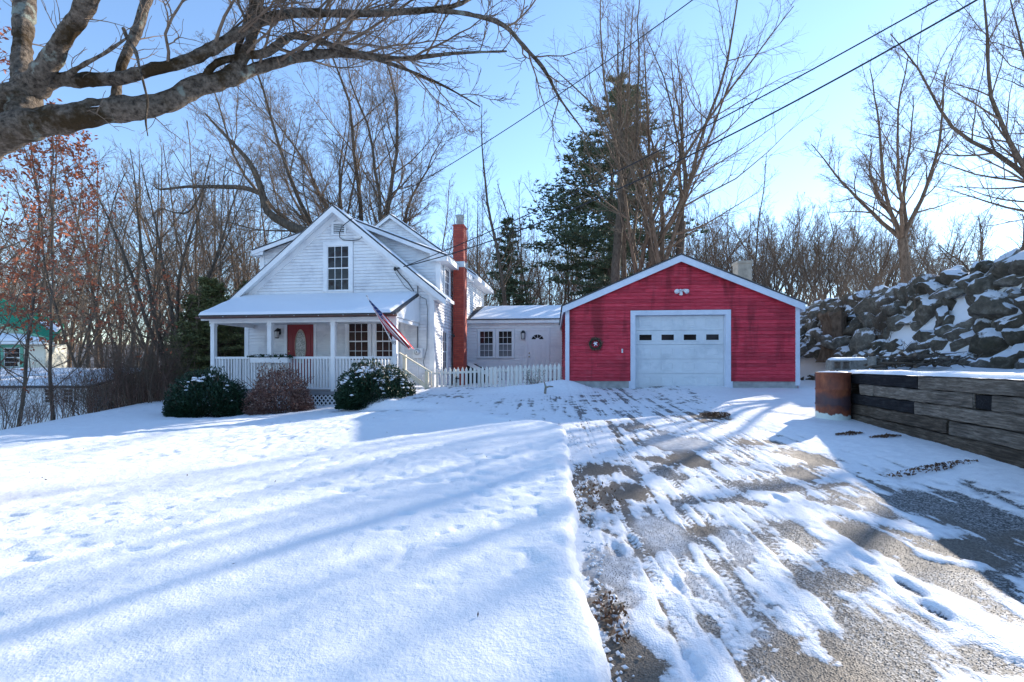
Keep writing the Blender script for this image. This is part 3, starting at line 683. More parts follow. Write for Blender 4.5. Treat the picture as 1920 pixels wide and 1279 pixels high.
# roofs of the front block
ov = .34
r_ = MB()
for sg in (-1, 1):
    P = [(0, -ov, 7.13), (sg*4.02, -ov, 7.13-SL*4.02), (sg*4.02, .75, 7.13-SL*4.02), (0, .75, 7.13)]
    if sg < 0: P = [P[1], P[0], P[3], P[2]]
    slab(r_, P, .05)
roof = r_.build('gable_roof', M['shingle'], house)
for sg in (-1, 1):     # rake boards, soffit and snow line
    rk = MB()
    P0 = (0, 7.08); P1 = (sg*4.02, 7.08-SL*4.02)
    y0, y1 = -ov-.02, -ov+.01
    rk.hexa([(P0[0], y0, P0[1]-.20), (P1[0], y0, P1[1]-.20), (P1[0], y1, P1[1]-.20), (P0[0], y1, P0[1]-.20), (P0[0], y0, P0[1]+.005), (P1[0], y0, P1[1]+.005), (P1[0], y1, P1[1]+.005), (P0[0], y1, P0[1]+.005)])
    rk.build('rake_board', M['white_trim'], house)
    rk = MB(); rk.hexa([(P0[0], -ov+.01, P0[1]-.10), (P1[0], -ov+.01, P1[1]-.10), (P1[0], .0, P1[1]-.10), (P0[0], .0, P0[1]-.10), (P0[0], -ov+.01, P0[1]-.07), (P1[0], -ov+.01, P1[1]-.07), (P1[0], 0, P1[1]-.07), (P0[0], 0, P0[1]-.07)])
    rk.build('soffit', M['white_trim'], house)
    fr = MB(); fr.hexa([(P0[0], -.045, P0[1]-.34), (P1[0]*.9, -.045, P0[1]-.34-SL*abs(P1[0])*.9), (P1[0]*.9, 0, P0[1]-.34-SL*abs(P1[0])*.9), (P0[0], 0, P0[1]-.34),
                        (P0[0], -.045, P0[1]-.11), (P1[0]*.9, -.045, P0[1]-.11-SL*abs(P1[0])*.9), (P1[0]*.9, 0, P0[1]-.11-SL*abs(P1[0])*.9), (P0[0], 0, P0[1]-.11)])
    fr.build('frieze_board', M['white_trim'], house)
    P = [(sg*.02, -ov, 7.14), (sg*4.02, -ov, 7.14-SL*4.02), (sg*4.02, .7, 7.14-SL*4.02), (sg*.02, .7, 7.14)]
    if sg < 0: P = P[::-1]
    snow_part('roof_snow', P, 60, 12, .022, house, 3+sg)
# shed dormers, both sides
for sg in (-1, 1):
    ds = .40 if sg > 0 else .31
    dw = MB(); xs = 3.47*sg
    ztop = lambda a: 6.98-ds*abs(a)
    dw.poly([(0, .85, 6.9), (xs, .85, gz(3.47)-.1), (xs, .85, ztop(3.47)-.05)]); dw.poly([(xs, .85, 4.0), (xs, 9, 4.0), (xs, 9, ztop(3.47)-.05), (xs, .85, ztop(3.47)-.05)])
    dwo = dw.build('dormer_wall', M['white_board'], house)
    # front cheek boards
    z = 4.5
    while z < 6.8:
        za, zb = z, z+.112; f0 = max(.02, (7.08-za)/SL+.02); f1 = max(.02, (7.08-zb)/SL+.02)
        g0 = min(3.40, (6.93-za)/ds); g1 = min(3.40, (6.93-zb)/ds)
        if g1 > f1+.05 and f0 < 3.40:
            f0 = min(f0, 3.38); b = board((0, .85), X_, FN, *(sorted((sg*f0, sg*g0))), *(sorted((sg*f1, sg*g1))), za, zb-.001)
            k = MB(); k.hexa(b); k.build('clapboard', M['white_board'], dwo)
        z += .112
    cbd = MB(); cbd.box(min(xs, xs-sg*.14), max(xs, xs-sg*.14), .80, .84, 4.35, ztop(3.47)); cbd.build('corner_board', M['white_trim'], dwo)
    cbd = MB(); cbd.box(min(xs, xs+sg*.035), max(xs, xs+sg*.035), .80, .98, 4.2, ztop(3.47)); cbd.build('corner_board', M['white_trim'], dwo)
    clapboards(dwo, M['white_board'], (xs, 0), Y_, (sg, 0), lambda z: (.98, 9.0), 4.12, ztop(3.47)-.08, .112, [(1.2, 2.1, 4.05, 5.4)] if sg > 0 else ())
    dr_ = MB(); ro = 3.82 if sg > 0 else 3.66; zr = 7.03-ds*ro
    P = [(0, .52, 7.03), (sg*ro, .52, 7.03-ds*ro), (sg*ro, 5.0, 7.03-ds*ro), (0, 5.0, 7.03)]
    slab(dr_, P if sg > 0 else [P[1], P[0], P[3], P[2]], .06); dr_.build('dormer_roof', M['shingle'], dwo)
    fb = MB(); P = [(0, .50, 6.97), (sg*ro, .50, 6.97-ds*ro), (sg*ro, .53, 6.97-ds*ro), (0, .53, 6.97)]
    slab(fb, P if sg > 0 else [P[1], P[0], P[3], P[2]], .14); fb.build('rake_board', M['white_trim'], dwo)
    fb = MB(); fb.box(*sorted((sg*(ro-.03), sg*(ro+.005))), .5, 5, zr-.22, zr-.02); fb.build('fascia', M['white_trim'], dwo)
    fb = MB(); fb.box(*sorted((sg*(3.4), sg*(ro-.03))), .53, 5, zr-.21, zr-.19); fb.build('soffit', M['white_trim'], dwo)
    fb = MB(); fb.hexa([(sg*3.2, .535, zr-.2), (sg*(ro-.03), .535, zr-.2), (sg*(ro-.03), .55, zr-.2), (sg*3.2, .55, zr-.2), (sg*3.2, .535, 7.0-ds*3.2), (sg*(ro-.03), .535, zr-.03), (sg*(ro-.03), .55, zr-.03), (sg*3.2, .55, 7.0-ds*3.2)]); fb.build('cornice_return', M['white_trim'], dwo)
    P = [(sg*.1, .52, 7.03-.04), (sg*ro, .52, 7.035-ds*ro), (sg*ro, 5.0, 7.035-ds*ro), (sg*.1, 5.0, 6.99)]
    snow_part('roof_snow', P if sg > 0 else P[::-1], 50, 30, .05, dwo, 8+sg)
window(house, (3.50, 0), Y_, (1, 0), 1.32, 1.98, 4.2, 5.2, 2, 4, M['screen'], cw=.09)
# side wall, lit by the sun
sw = MB(); sw.box(3.492, 3.497, .14, 9, .64, .66); sw = sw.build('side_wall', M['white_trim'], house)
clapboards(sw, M['white_board'], (3.49, 0), Y_, (1, 0), lambda z: (.14, 9.0), .66, 4.1, .112, [(.9, 1.75, 1.2, 3.0)])
window(house, (3.49, 0), Y_, (1, 0), 1.0, 1.65, 1.35, 2.85, 2, 4, M['screen'], cw=.1)
sf = MB(); sf.box(3.53, 3.99, -.3, .74, 3.80, 3.82); sf.build('soffit', M['white_trim'], house)
sf = MB(); sf.box(3.99, 4.03, -.33, .75, 3.76, 3.86); sf.build('fascia', M['white_trim'], house)
# taller rear block
rb = MB(); y5 = 5.0
rb.poly([(-3.45, y5, 4.5), (3.45, y5, 4.5), (3.45, y5, 5.85), (0, y5, 8.35), (-3.45, y5, 5.85)])
rb.poly([(3.46, y5, 3.9), (3.46, 9.2, 3.9), (3.46, 9.2, 5.75), (3.46, y5, 5.75)]); rb.poly([(-3.46, y5, 3.9), (-3.46, 9.2, 3.9), (-3.46, 9.2, 5.75), (-3.46, y5, 5.75)][::-1])
rb.poly([(-3.5, 9.2, .3), (3.5, 9.2, .3), (3.5, 9.2, 5.8), (0, 9.2, 8.35), (-3.5, 9.2, 5.8)][::-1])
rbo = rb.build('rear_wall', M['white_board'], house)
clapboards(rbo, M['white_board'], (0, y5), X_, FN, lambda z: (-min(3.4, (8.3-z)/.72), min(3.4, (8.3-z)/.72)), 6.35, 8.25, .112, [(-.17, .33, 7.05, 7.55)])
clapboards(rbo, M['white_board'], (3.46, 0), Y_, (1, 0), lambda z: (5.0, 9.2), 4.1, 5.6, .112, [(6.3, 7.1, 4.3, 5.3)])
window(house, (3.46, 0), Y_, (1, 0), 6.4, 7.0, 4.35, 5.35, 2, 4, M['screen'], cw=.09)
t = MB(); t.box(3.47, 3.50, 9.06, 9.2, 3.9, 5.65); t.build('corner_board', M['white_trim'], house)
v_ = MB(); v_.box(-.17, -.10, 4.95, 5, 7.05, 7.55); v_.box(.26, .33, 4.95, 5, 7.05, 7.55); v_.box(-.10, .26, 4.95, 5, 7.48, 7.55); v_.box(-.10, .26, 4.95, 5, 7.05, 7.11)
vo2 = v_.build('gable_vent', M['white_trim'], rbo)
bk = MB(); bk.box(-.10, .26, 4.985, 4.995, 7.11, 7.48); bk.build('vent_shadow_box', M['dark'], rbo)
for k in range(5):
    s_ = MB(); z = 7.12+k*.072; s_.box(-.10, .26, 4.955, 4.985, z, z+.03); s_.build('louvre', M['white_trim'], rbo)
rr_ = MB()
for sg in (-1, 1):
    P = [(0, 4.85, 8.45), (sg*3.95, 4.85, 8.45-.72*3.95), (sg*3.95, 9.5, 8.45-.72*3.95), (0, 9.5, 8.45)]
    slab(rr_, P if sg > 0 else [P[1], P[0], P[3], P[2]], .06)
    fb = MB(); P = [(0, 4.82, 8.39), (sg*3.95, 4.82, 8.39-.72*3.95), (sg*3.95, 4.85, 8.39-.72*3.95), (0, 4.85, 8.39)]
    slab(fb, P if sg > 0 else [P[1], P[0], P[3], P[2]], .15); fb.build('rake_board', M['white_trim'], rbo)
    fb = MB(); fb.box(*sorted((sg*3.93, sg*3.965)), 4.85, 9.5, 5.42, 5.60); fb.build('fascia', M['white_trim'], rbo)
    P = [(sg*.02, 4.85, 8.455), (sg*3.95, 4.85, 8.455-.72*3.95), (sg*3.95, 9.5, 8.455-.72*3.95), (sg*.02, 9.5, 8.455)]
    snow_part('roof_snow', P if sg > 0 else P[::-1], 40, 30, .04, house, 18+sg)
sf = MB(); sf.box(3.5, 3.93, 5, 9.5, 5.44, 5.46); sf.build('soffit', M['white_trim'], rbo)
rr_.build('rear_roof', M['shingle'], house)
# chimney on the right-hand wall
ch = MB(); ch.box(3.60, 4.02, 2.25, 2.80, .3, 7.0); ch.box(3.585, 4.035, 2.235, 2.815, 7.0, 7.06)
cho = ch.build('chimney', M['chimney'], house)
fl_ = MB(); fl_.lathe((3.81, 2.52, 7.06), [(.15, 0), (.15, .32), (.17, .34), (.17, .42), (.13, .42), (.13, .0)], 16); fl_.build('flue_pipe', M['concrete'], cho, True)
fl_ = MB(); fl_.box(3.54, 4.05, 2.225, 2.875, 5.40, 5.62); fl_.build('flashing', M['metal'], cho)

# ---- porch
PD = -2.1
pd = MB(); pd.box(-3.45, 3.05, PD, -.02, .72, .80); porch = pd.build('porch', M['deck'], house)
Z0[porch.name] = .3
e_ = MB(); e_.box(-3.47, 3.07, PD-.03, PD, .69, .785); e_.build('deck_edge', M['deck'], porch)
for a in (-3.12, -1.17, .93, 2.90):
    p = MB(); w = .065; p.box(a-w, a+w, PD+.02, PD+.15, .80, 2.93); p.box(a-w-.015, a+w+.015, PD+.005, PD+.165, 2.84, 2.90); p.build('post', M['white_trim'], porch)
for a in (-3.33, 2.78):
    pass
bm_ = MB(); bm_.box(-3.22, 2.98, PD+.01, PD+.16, 2.93, 3.04); bm_.build('beam', M['white_trim'], porch)
bm_ = MB(); bm_.box(-3.36, 3.04, -2.27, -2.24, 3.0, 3.10); bm_.build('fascia', M['white_trim'], porch)
bm_ = MB(); bm_.box(-3.22, -3.12, PD+.16, -.05, 2.93, 3.04); bm_.box(2.88, 2.98, PD+.16, -.05, 2.93, 3.04); bm_.build('side_beam', M['white_trim'], porch)
bm_ = MB(); bm_.box(-3.36, 3.0, -2.2, -.04, 3.045, 3.06); bm_.build('porch_ceiling', M['white_trim'], porch)
pr = MB(); P = [(-3.34, -2.38, 3.15), (3.08, -2.38, 3.15), (2.98, -.02, 4.06), (-3.72, -.02, 4.06)]
slab(pr, P, .05); pr.build('porch_roof', M['shingle'], porch)
for xk in (3.02, -3.38):
    ck = MB(); ck.poly([(xk, -2.3, 3.05), (xk, -.03, 3.05), (xk, -.03, 4.0), (xk, -2.3, 3.12)]); ck.build('gable_cheek', M['white_trim'], porch)
snow_part('roof_snow', [(-3.35, -2.40, 3.155), (2.90, -2.39, 3.155), (2.92, -.04, 4.06), (-3.73, -.04, 4.06)], 140, 50, .075, porch, 2, edge=.05)
# gutter: open half round, brown
gt = MB(); n0 = 0
for i in range(7):
    a0, a1 = pi+pi*i/7, pi+pi*(i+1)/7
    for x0, x1 in ((-3.38, 3.10),):
        yc, zc, r = -2.43, 3.10, .065
        gt.hexa([(x0, yc+r*cos(a0), zc+r*sin(a0)), (x1, yc+r*cos(a0), zc+r*sin(a0)), (x1, yc+r*cos(a1), zc+r*sin(a1)), (x0, yc+r*cos(a1), zc+r*sin(a1)),
                 (x0, yc+(r-.008)*cos(a0), zc+(r-.008)*sin(a0)), (x1, yc+(r-.008)*cos(a0), zc+(r-.008)*sin(a0)), (x1, yc+(r-.008)*cos(a1), zc+(r-.008)*sin(a1)), (x0, yc+(r-.008)*cos(a1), zc+(r-.008)*sin(a1))])
gt.build('gutter', M['brown_gutter'], porch)
for k in range(9):
    b_ = MB(); x = -3.2+k*.78; b_.box(x-.012, x+.012, -2.50, -2.36, 3.085, 3.10); b_.build('gutter_bracket', M['metal'], porch)
# railing with balusters
rl = MB()
for a, b in ((-3.055, -1.235), (-1.105, .865), (.995, 2.835)):
    rl.box(a, b, PD+.05, PD+.12, 1.80, 1.87); rl.box(a, b, PD+.055, PD+.115, .86, .91)
rl.box(-3.15, -3.09, PD+.15, -.1, 1.80, 1.86); rl.box(-3.15, -3.09, PD+.15, -.1, .86, .91)
rl.build('handrail', M['white_trim'], porch)
bl = MB(); bl.box(-.019, .019, -.019, .019, 0, .89); bme = bl.mesh('baluster', M['white_trim'])
for a, b in ((-3.055, -1.235), (-1.105, .865), (.995, 2.835)):
    k = int((b-a)/.098)
    for i in range(k):
        link('baluster', bme, porch, (a+(i+.5)*(b-a)/k, PD+.085, .91-.3))
for i in range(16): link('baluster', bme, porch, (-3.12, PD+.2+i*.115, .91-.3))
# lattice skirt: single strips crossing, framed above and below
for a0 in np.arange(-3.75, 2.95, .135):
    for sg in (0, 1):
        s0, s1 = (a0, a0+.44) if sg == 0 else (a0+.44, a0)
        lo, hi = .18, .70
        # clip strip to the porch width
        def cl(xs_, zs_, xe_, ze_):
            pts = [(xs_, zs_), (xe_, ze_)]; res = []
            for (x, z), (x2, z2) in ((pts[0], pts[1]), (pts[1], pts[0])):
                xc = min(max(x, -3.42), 3.02)
                t = 0 if x2 == x else (xc-x)/(x2-x); res.append((xc, z+(z2-z)*t))
            return res
        (x0, z0_), (x1, z1_) = cl(s0, lo, s1, hi)
        if abs(z1_-z0_) < .06: continue
        y = PD-.005-.008*sg; w = .018; L = sqrt((x1-x0)**2+(z1_-z0_)**2); nx, nz = -(z1_-z0_)/L*w, (x1-x0)/L*w
        k = MB(); k.hexa([(x0-nx, y, z0_-nz), (x1-nx, y, z1_-nz), (x1-nx, y+.007, z1_-nz), (x0-nx, y+.007, z0_-nz), (x0+nx, y, z0_+nz), (x1+nx, y, z1_+nz), (x1+nx, y+.007, z1_+nz), (x0+nx, y+.007, z0_+nz)])
        k.build('lattice_strip', M['white_trim'], porch)
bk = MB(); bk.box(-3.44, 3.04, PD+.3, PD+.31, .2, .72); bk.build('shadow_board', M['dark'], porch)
bk = MB(); bk.box(3.03, 3.05, PD, -.03, .2, .70); bk.box(-3.46, -3.44, PD, -.03, .2, .7); bk.build('side_skirt', M['white_trim'], porch)
# steps going down to the right
st = MB()
for k in range(3): st.box(3.09+.3*k, 3.42+.3*k, -1.75, -.75, .66-.155*k-.05, .66-.155*k)
st.box(3.09, 3.95, -1.75, -1.71, .22, .40); steps = st.build('front_steps', M['cream_wood'], porch)
nw = MB()
nw.box(3.10, 3.20, -1.92, -1.82, .3, 1.92); nw.build('newel', M['cream_wood'], porch)
nw = MB(); nw.box(3.80, 3.90, -1.92, -1.82, .25, 1.42); nw.build('newel', M['cream_wood'], porch)
def bar(p, q, w, h, name, mat, par):
    p, q = np.array(p, float), np.array(q, float); k = MB()
    P = []
    for dz in (-h/2, h/2):
        for e, dy in ((p, -w/2), (q, -w/2), (q, w/2), (p, w/2)): P.append((e[0], e[1]+dy, e[2]+dz))
    k.hexa(P); return k.build(name, mat, par)
bar((3.02, -1.95, 1.97), (4.02, -1.95, 1.38), .10, .045, 'handrail', M['cream_wood'], porch)
bar((3.18, -1.94, 1.42), (3.82, -1.94, .98), .04, .14, 'handrail', M['cream_wood'], porch)
# house number on the corner post
def text(name, body, size, mat, parent, loc, rot, ext=.004):
    cu = bpy.data.curves.new(name, 'FONT'); cu.body = body; cu.size = size; cu.extrude = ext; cu.align_x = 'CENTER'; cu.align_y = 'CENTER'
    cu.resolution_u = 3; tmp = bpy.data.objects.new(name, cu); C.objects.link(tmp)
    dg = bpy.context.evaluated_depsgraph_get(); me = bpy.data.meshes.new_from_object(tmp.evaluated_get(dg))
    bpy.data.objects.remove(tmp); me.materials.clear(); me.materials.append(mat)
    return link(name, me, parent, loc, rot)
text('house_number', '15', .135, M['black'], porch, (2.90, PD+.012, 2.27-.3), (radians(90), 0, 0))

# ---- things fixed to or standing at the house (each its own object)
def hpos(a, d, z):        # house local -> world
    th = radians(7.5); return (-6.1477+a*cos(th)+d*sin(th), 17-a*sin(th)+d*cos(th), z)
def lantern(loc, rz, label, group, s=1.0, name='wall_lantern'):
    t = empty(name, loc, rz); tag(t, label, 'wall lamp', group); 
    k = MB(); k.box(-.05*s, .05*s, -.02*s, 0, -.02*s, .16*s); k.tube([(0, -.02*s, .12*s), (0, -.07*s, .17*s), (0, -.12*s, .15*s)], .013*s, 8); k.build('bracket', M['black'], t)
    k = MB(); k.lathe((0, -.12*s, 0), [(0, .15*s), (.03*s, .14*s), (.085*s, .085*s), (.09*s, .065*s), (.0, .065*s)], 6); k.build('cap', M['black'], t)
    k = MB(); k.lathe((0, -.12*s, 0), [(.07*s, .06*s), (.055*s, -.12*s)], 6); k.build('glass_pane', M['bulb'], t)
    k = MB()
    for j in range(6):
        a = pi/3*j; k.tube([(.074*s*cos(a), -.12*s+.074*s*sin(a), .065*s), (.058*s*cos(a), -.12*s+.058*s*sin(a), -.125*s)], .007*s, 4)
    k.lathe((0, -.12*s, 0), [(0, -.15*s), (.06*s, -.14*s), (.064*s, -.12*s), (0, -.12*s)], 6); k.build('cage', M['black'], t)
    return t
lantern(hpos(-2.17, -.025, 2.72), -radians(7.5), 'black wall lantern beside the red front door', 'black wall lanterns', 1.15)
# electric meter
th7 = -radians(7.5)
em = empty('electric_meter', hpos(2.97, -.03, 2.02), th7); tag(em, 'white electric meter box with round glass on the house front', 'meter')
k = MB(); k.box(-.17, .17, -.11, 0, -.17, .17); k.build('meter_box', M['white_trim'], em)
k = MB(); k.lathe((0, 0, 0), [(.105, 0), (.105, .05), (.085, .07), (0, .08)], 20); g_ = k.build('meter_glass', M['metal'], em, True); g_.rotation_euler = (radians(90), 0, 0); g_.location = (0, -.11, .03)
k = MB(); k.lathe((0, 0, 0), [(.065, 0), (.065, .012), (0, .012)], 20); g_ = k.build('dial', M['white_trim'], em, True); g_.rotation_euler = (radians(90), 0, 0); g_.location = (0, -.19, .03)
k = MB(); k.lathe((0, 0, 0), [(.02, 0), (.02, .012), (0, .012)], 12); g_ = k.build('dial_centre', M['black'], em, True); g_.rotation_euler = (radians(90), 0, 0); g_.location = (0, -.2, .03)
k = MB(); k.tube([(-.02, -.04, .17), (-.02, -.03, 2.3)], .02, 8); k.build('service_conduit', M['wire_grey'], em)
k = MB(); k.tube([(-.02, -.04, -.17), (-.02, -.03, -1.5)], .02, 8); k.build('ground_conduit', M['white_trim'], em)
eb = empty('utility_box', hpos(3.27, -.03, .98), th7); tag(eb, 'grey cable box low on the house corner behind the step rail', 'cable box')
k = MB(); k.box(-.13, .13, -.1, 0, -.32, .32); k.build('box_body', M['metal'], eb); k = MB(); k.box(-.14, .14, -.115, -.1, -.3, .31); k.build('box_lid', M['metal'], eb)
# cables on the gable
def cable(name, pts, r, mat, label, cat='cable', group=None, sides=6):
    k = MB(); k.tube(pts, r, sides); o = k.build(name, mat); tag(o, label, cat, group); return o
cable('looped_cable', [hpos(a, -.42 if z > 6.28 else -.07, z) for a, z in ((.75, 6.6), (.4, 6.35), (.12, 6.25), (.13, 6.08), (.25, 5.98), (.55, 5.95), (.85, 5.97), (.95, 6.05), (.93, 6.18))], .014, M['cable'], 'black cable looped under the gable vent')
cable('drop_cable', [hpos(a, -.06, z) for a, z in ((2.2, 4.9), (2.35, 4.7), (2.6, 4.45), (2.78, 4.2), (2.93, 3.9), (2.96, 3.4), (2.95, 2.4))], .017, M['cable'], 'thick black cable running from the bracket down to the meter')
cable('side_cable', [hpos(a, -.06, z) for a, z in ((2.15, 4.8), (2.5, 4.3), (2.95, 4.0), (3.25, 3.85), (3.3, 3.5), (3.28, 2.2), (3.15, 1.7), (3.27, 1.3))], .011, M['wire_grey'], 'thin grey cable along the house corner to the cable box')
brk = MB(); p = hpos(2.15, -.05, 4.92); brk.lathe((p[0], p[1]-.05, p[2]), [(.0, -.08), (.04, -.06), (.05, 0), (.03, .06), (0, .07)], 10); o = brk.build('cable_insulator', M['black'], None, True); tag(o, 'small black insulator holding the wires on the gable', 'insulator')
# security camera on the side wall near the chimney
sc = empty('security_camera', hpos(3.56, 2.05, 2.75), th7); tag(sc, 'small black camera on the sunlit side wall beside the chimney', 'camera')
k = MB(); k.tube([(0, 0, 0), (.12, -.03, -.02)], .015, 6); k.build('arm', M['black'], sc); k = MB(); k.tube([(.08, .06, .02), (.16, -.12, -.05)], .04, 10); k.build('camera_body', M['black'], sc)
# flower box with garland hung on the rail
fb = empty('flower_box', hpos(-1.05, PD-.02, 1.70), th7); tag(fb, 'white flower box with evergreen garland hung on the porch rail', 'flower box')
k = MB(); k.box(-.62, .62, -.16, -.0, -.02, .14); k.build('planter', M['white_trim'], fb)
def leaf_cloud(pts, size, mat, name, parent, seed=0, ar=.45, snowf=0.0, dz=0):
    """many small leaf faces at the given points"""
    rs = np.random.RandomState(seed); n_ = len(pts); pts = np.asarray(pts, float)
    a = rs.normal(size=(n_, 3)); a /= np.linalg.norm(a, axis=1)[:, None]; b = rs.normal(size=(n_, 3)); b -= (b*a).sum(1)[:, None]*a; b /= np.linalg.norm(b, axis=1)[:, None]
    s = size*rs.uniform(.6, 1.3, (n_, 1)); V = np.stack([pts-a*s, pts+b*s*ar, pts+a*s, pts-b*s*ar], 1).reshape(-1, 3); V[:, 2] -= dz
    F = np.arange(n_*4).reshape(-1, 4); return link(name, np_mesh(name, V, F, mat), parent)
rs = np.random.RandomState(3)
leaf_cloud(np.stack([rs.uniform(-.72, .72, 900), rs.uniform(-.17, .02, 900), .17+rs.normal(0, .028, 900)], 1), .035, M['yew'], 'garland', fb, 4)
k = MB()
for i in range(14): x = rs.uniform(-.6, .6); k.lathe((x, -.12+rs.uniform(-.03, .03), .18), [(0, .03), (.05, .015), (.06, 0), (0, -.01)], 7)
k.build('snow_cap', M['roof_snow'], fb, True)

# ---- flag
fg = empty('flag', hpos(2.83, PD-.03, 2.30), th7); tag(fg, 'striped flag with stars hanging from a slanted pole on the porch post', 'flag')
tipl = np.array((-.44, -.75, 1.28)); basel = np.array((.02, 0., 0.))
k = MB(); k.tube([tuple(basel), tuple(tipl)], .014, 8); k.build('flagpole', M['white_trim'], fg)
k = MB(); k.lathe(tuple(tipl), [(0, -.03), (.028, -.01), (.03, .01), (0, .04)], 10); k.build('finial', M['metal'], fg, True)
k = MB(); k.tube([(.02, .03, -.03), (.02, -.04, .06)], .022, 8); k.build('pole_bracket', M['metal'], fg)
nu_, nv_ = 57, 27
V = np.zeros((nv_, nu_, 3))
T0 = tipl; T1 = tipl+(basel-tipl)*.40
top = [T0+(0, 0, -.02), (-.02, -.72, .78), (.46, -.62, .32), (.86, -.50, -.20)]
bot = [T1, (-.06, -.50, .46), (.32, -.45, .03), (.63, -.42, -.20)]
def bez(P, t):
    P = [np.array(p, float) for p in P]; return ((1-t)**3)[:, None]*P[0]+(3*(1-t)**2*t)[:, None]*P[1]+(3*(1-t)*t**2)[:, None]*P[2]+(t**3)[:, None]*P[3]
tu = np.linspace(0, 1, nu_); tp = bez(top, tu); bo = bez(bot, tu)
for j in range(nv_):
    v = j/(nv_-1); w = v+.10*np.sin(v*pi*4)*np.sin(tu*3+.5)*tu
    V[j] = tp*(1-w)[:, None]+bo*w[:, None]
    V[j, :, 1] += .10*np.sin(v*pi*5+tu*2.5)*(.25+tu); V[j, :, 2] += .035*np.sin(v*pi*3+tu*5)*tu
F = grid_faces(nu_, nv_)
me = np_mesh('flag_cloth', V.reshape(-1, 3), F, [M['flag_red'], M['flag_white'], M['flag_blue']], True)
mi = np.zeros((nv_-1, nu_-1), int)
for j in range(nv_-1):
    for i in range(nu_-1):
        mi[j, i] = 0 if (j//2) % 2 == 0 else 1
        if j < 14 and i < 18:
            mi[j, i] = 2
            if j % 3 == 1 and (i+(j//3) % 2*2) % 4 == 1: mi[j, i] = 1
me.polygons.foreach_set('material_index', mi.ravel().astype(np.int32)); me.update()
link('flag_cloth', me, fg)
# ------------------------------------------------------------------ red garage
th5 = -radians(5)
gar = empty('red_garage', (5.0706, 14.6, .3), th5); Z0[gar.name] = .3
tag(gar, 'red clapboard garage with pale blue trim and white overhead door', 'garage')
GS = .425; GH = 3.42; gtop = lambda a: 4.86-GS*abs(a)
def gpos(a, d, z):
    th = radians(5); return (5.0706+a*cos(th)+d*sin(th), 14.6-a*sin(th)+d*cos(th), z)
b_ = MB(); pf = [(-GH, .3), (-1.33, .3), (-1.33, 3.12), (1.33, 3.12), (1.33, .3), (GH, .3), (GH, gtop(GH)), (0, 4.86), (-GH, gtop(GH))]
for P in (((-GH, .3), (-1.33, .3), (-1.33, 3.12), (-GH, 3.12)), ((1.33, .3), (GH, .3), (GH, 3.12), (1.33, 3.12)), ((-GH, 3.12), (GH, 3.12), (GH, gtop(GH)), (0, 4.86), (-GH, gtop(GH)))):
    b_.poly([(x, .012, z) for x, z in P])
b_.poly([(x, 9.5, z) for x, z in ((-GH, .3), (GH, .3), (GH, gtop(GH)), (0, 4.86), (-GH, gtop(GH)))][::-1])
for sg in (-1,): b_.poly([(sg*GH, .012, .3), (sg*GH, 9.5, .3), (sg*GH, 9.5, gtop(GH)), (sg*GH, .012, gtop(GH))])
gw = b_.build('wall', M['red_board'], gar)
b_ = MB(); b_.poly([(GH, .012, .3), (GH, 9.5, .3), (GH, 9.5, gtop(GH)), (GH, .012, gtop(GH))]); b_.build('right_wall', M['tie_grey'], gar)  # unseen side, made grey to keep red bounce light off the snow
fnd = MB(); fnd.box(-GH+.02, -1.47, .0, .012, .3, 1.12); fnd.box(1.47, GH-.02, 0, .012, .3, 1.12); fnd.build('foundation', M['concrete'], gar)
fwl = MB(); fwl.box(-3.3, -1.5, .004, .011, 1.11, 1.13); fwl.box(1.5, 3.3, .004, .011, 1.11, 1.13); fwl = fwl.build('front_wall', M['red_board'], gar)
def gol(z):
    x = min(3.34, (4.83-z)/GS); return (-x, x)
clapboards(fwl, M['red_board'], (0, 0), X_, FN, gol, 1.12, 4.76, .108, [(-1.46, 1.46, .3, 3.25)], maxlen=1.9, rnd=.004)
lw = MB(); lw.box(-GH-.003, -GH, .05, 9.4, 1.11, 1.13); lw = lw.build('left_wall', M['red_board'], gar)
clapboards(lw, M['red_board'], (-GH, 0), Y_, (-1, 0), lambda z: (.02, 9.4), 1.12, 3.3, .108)
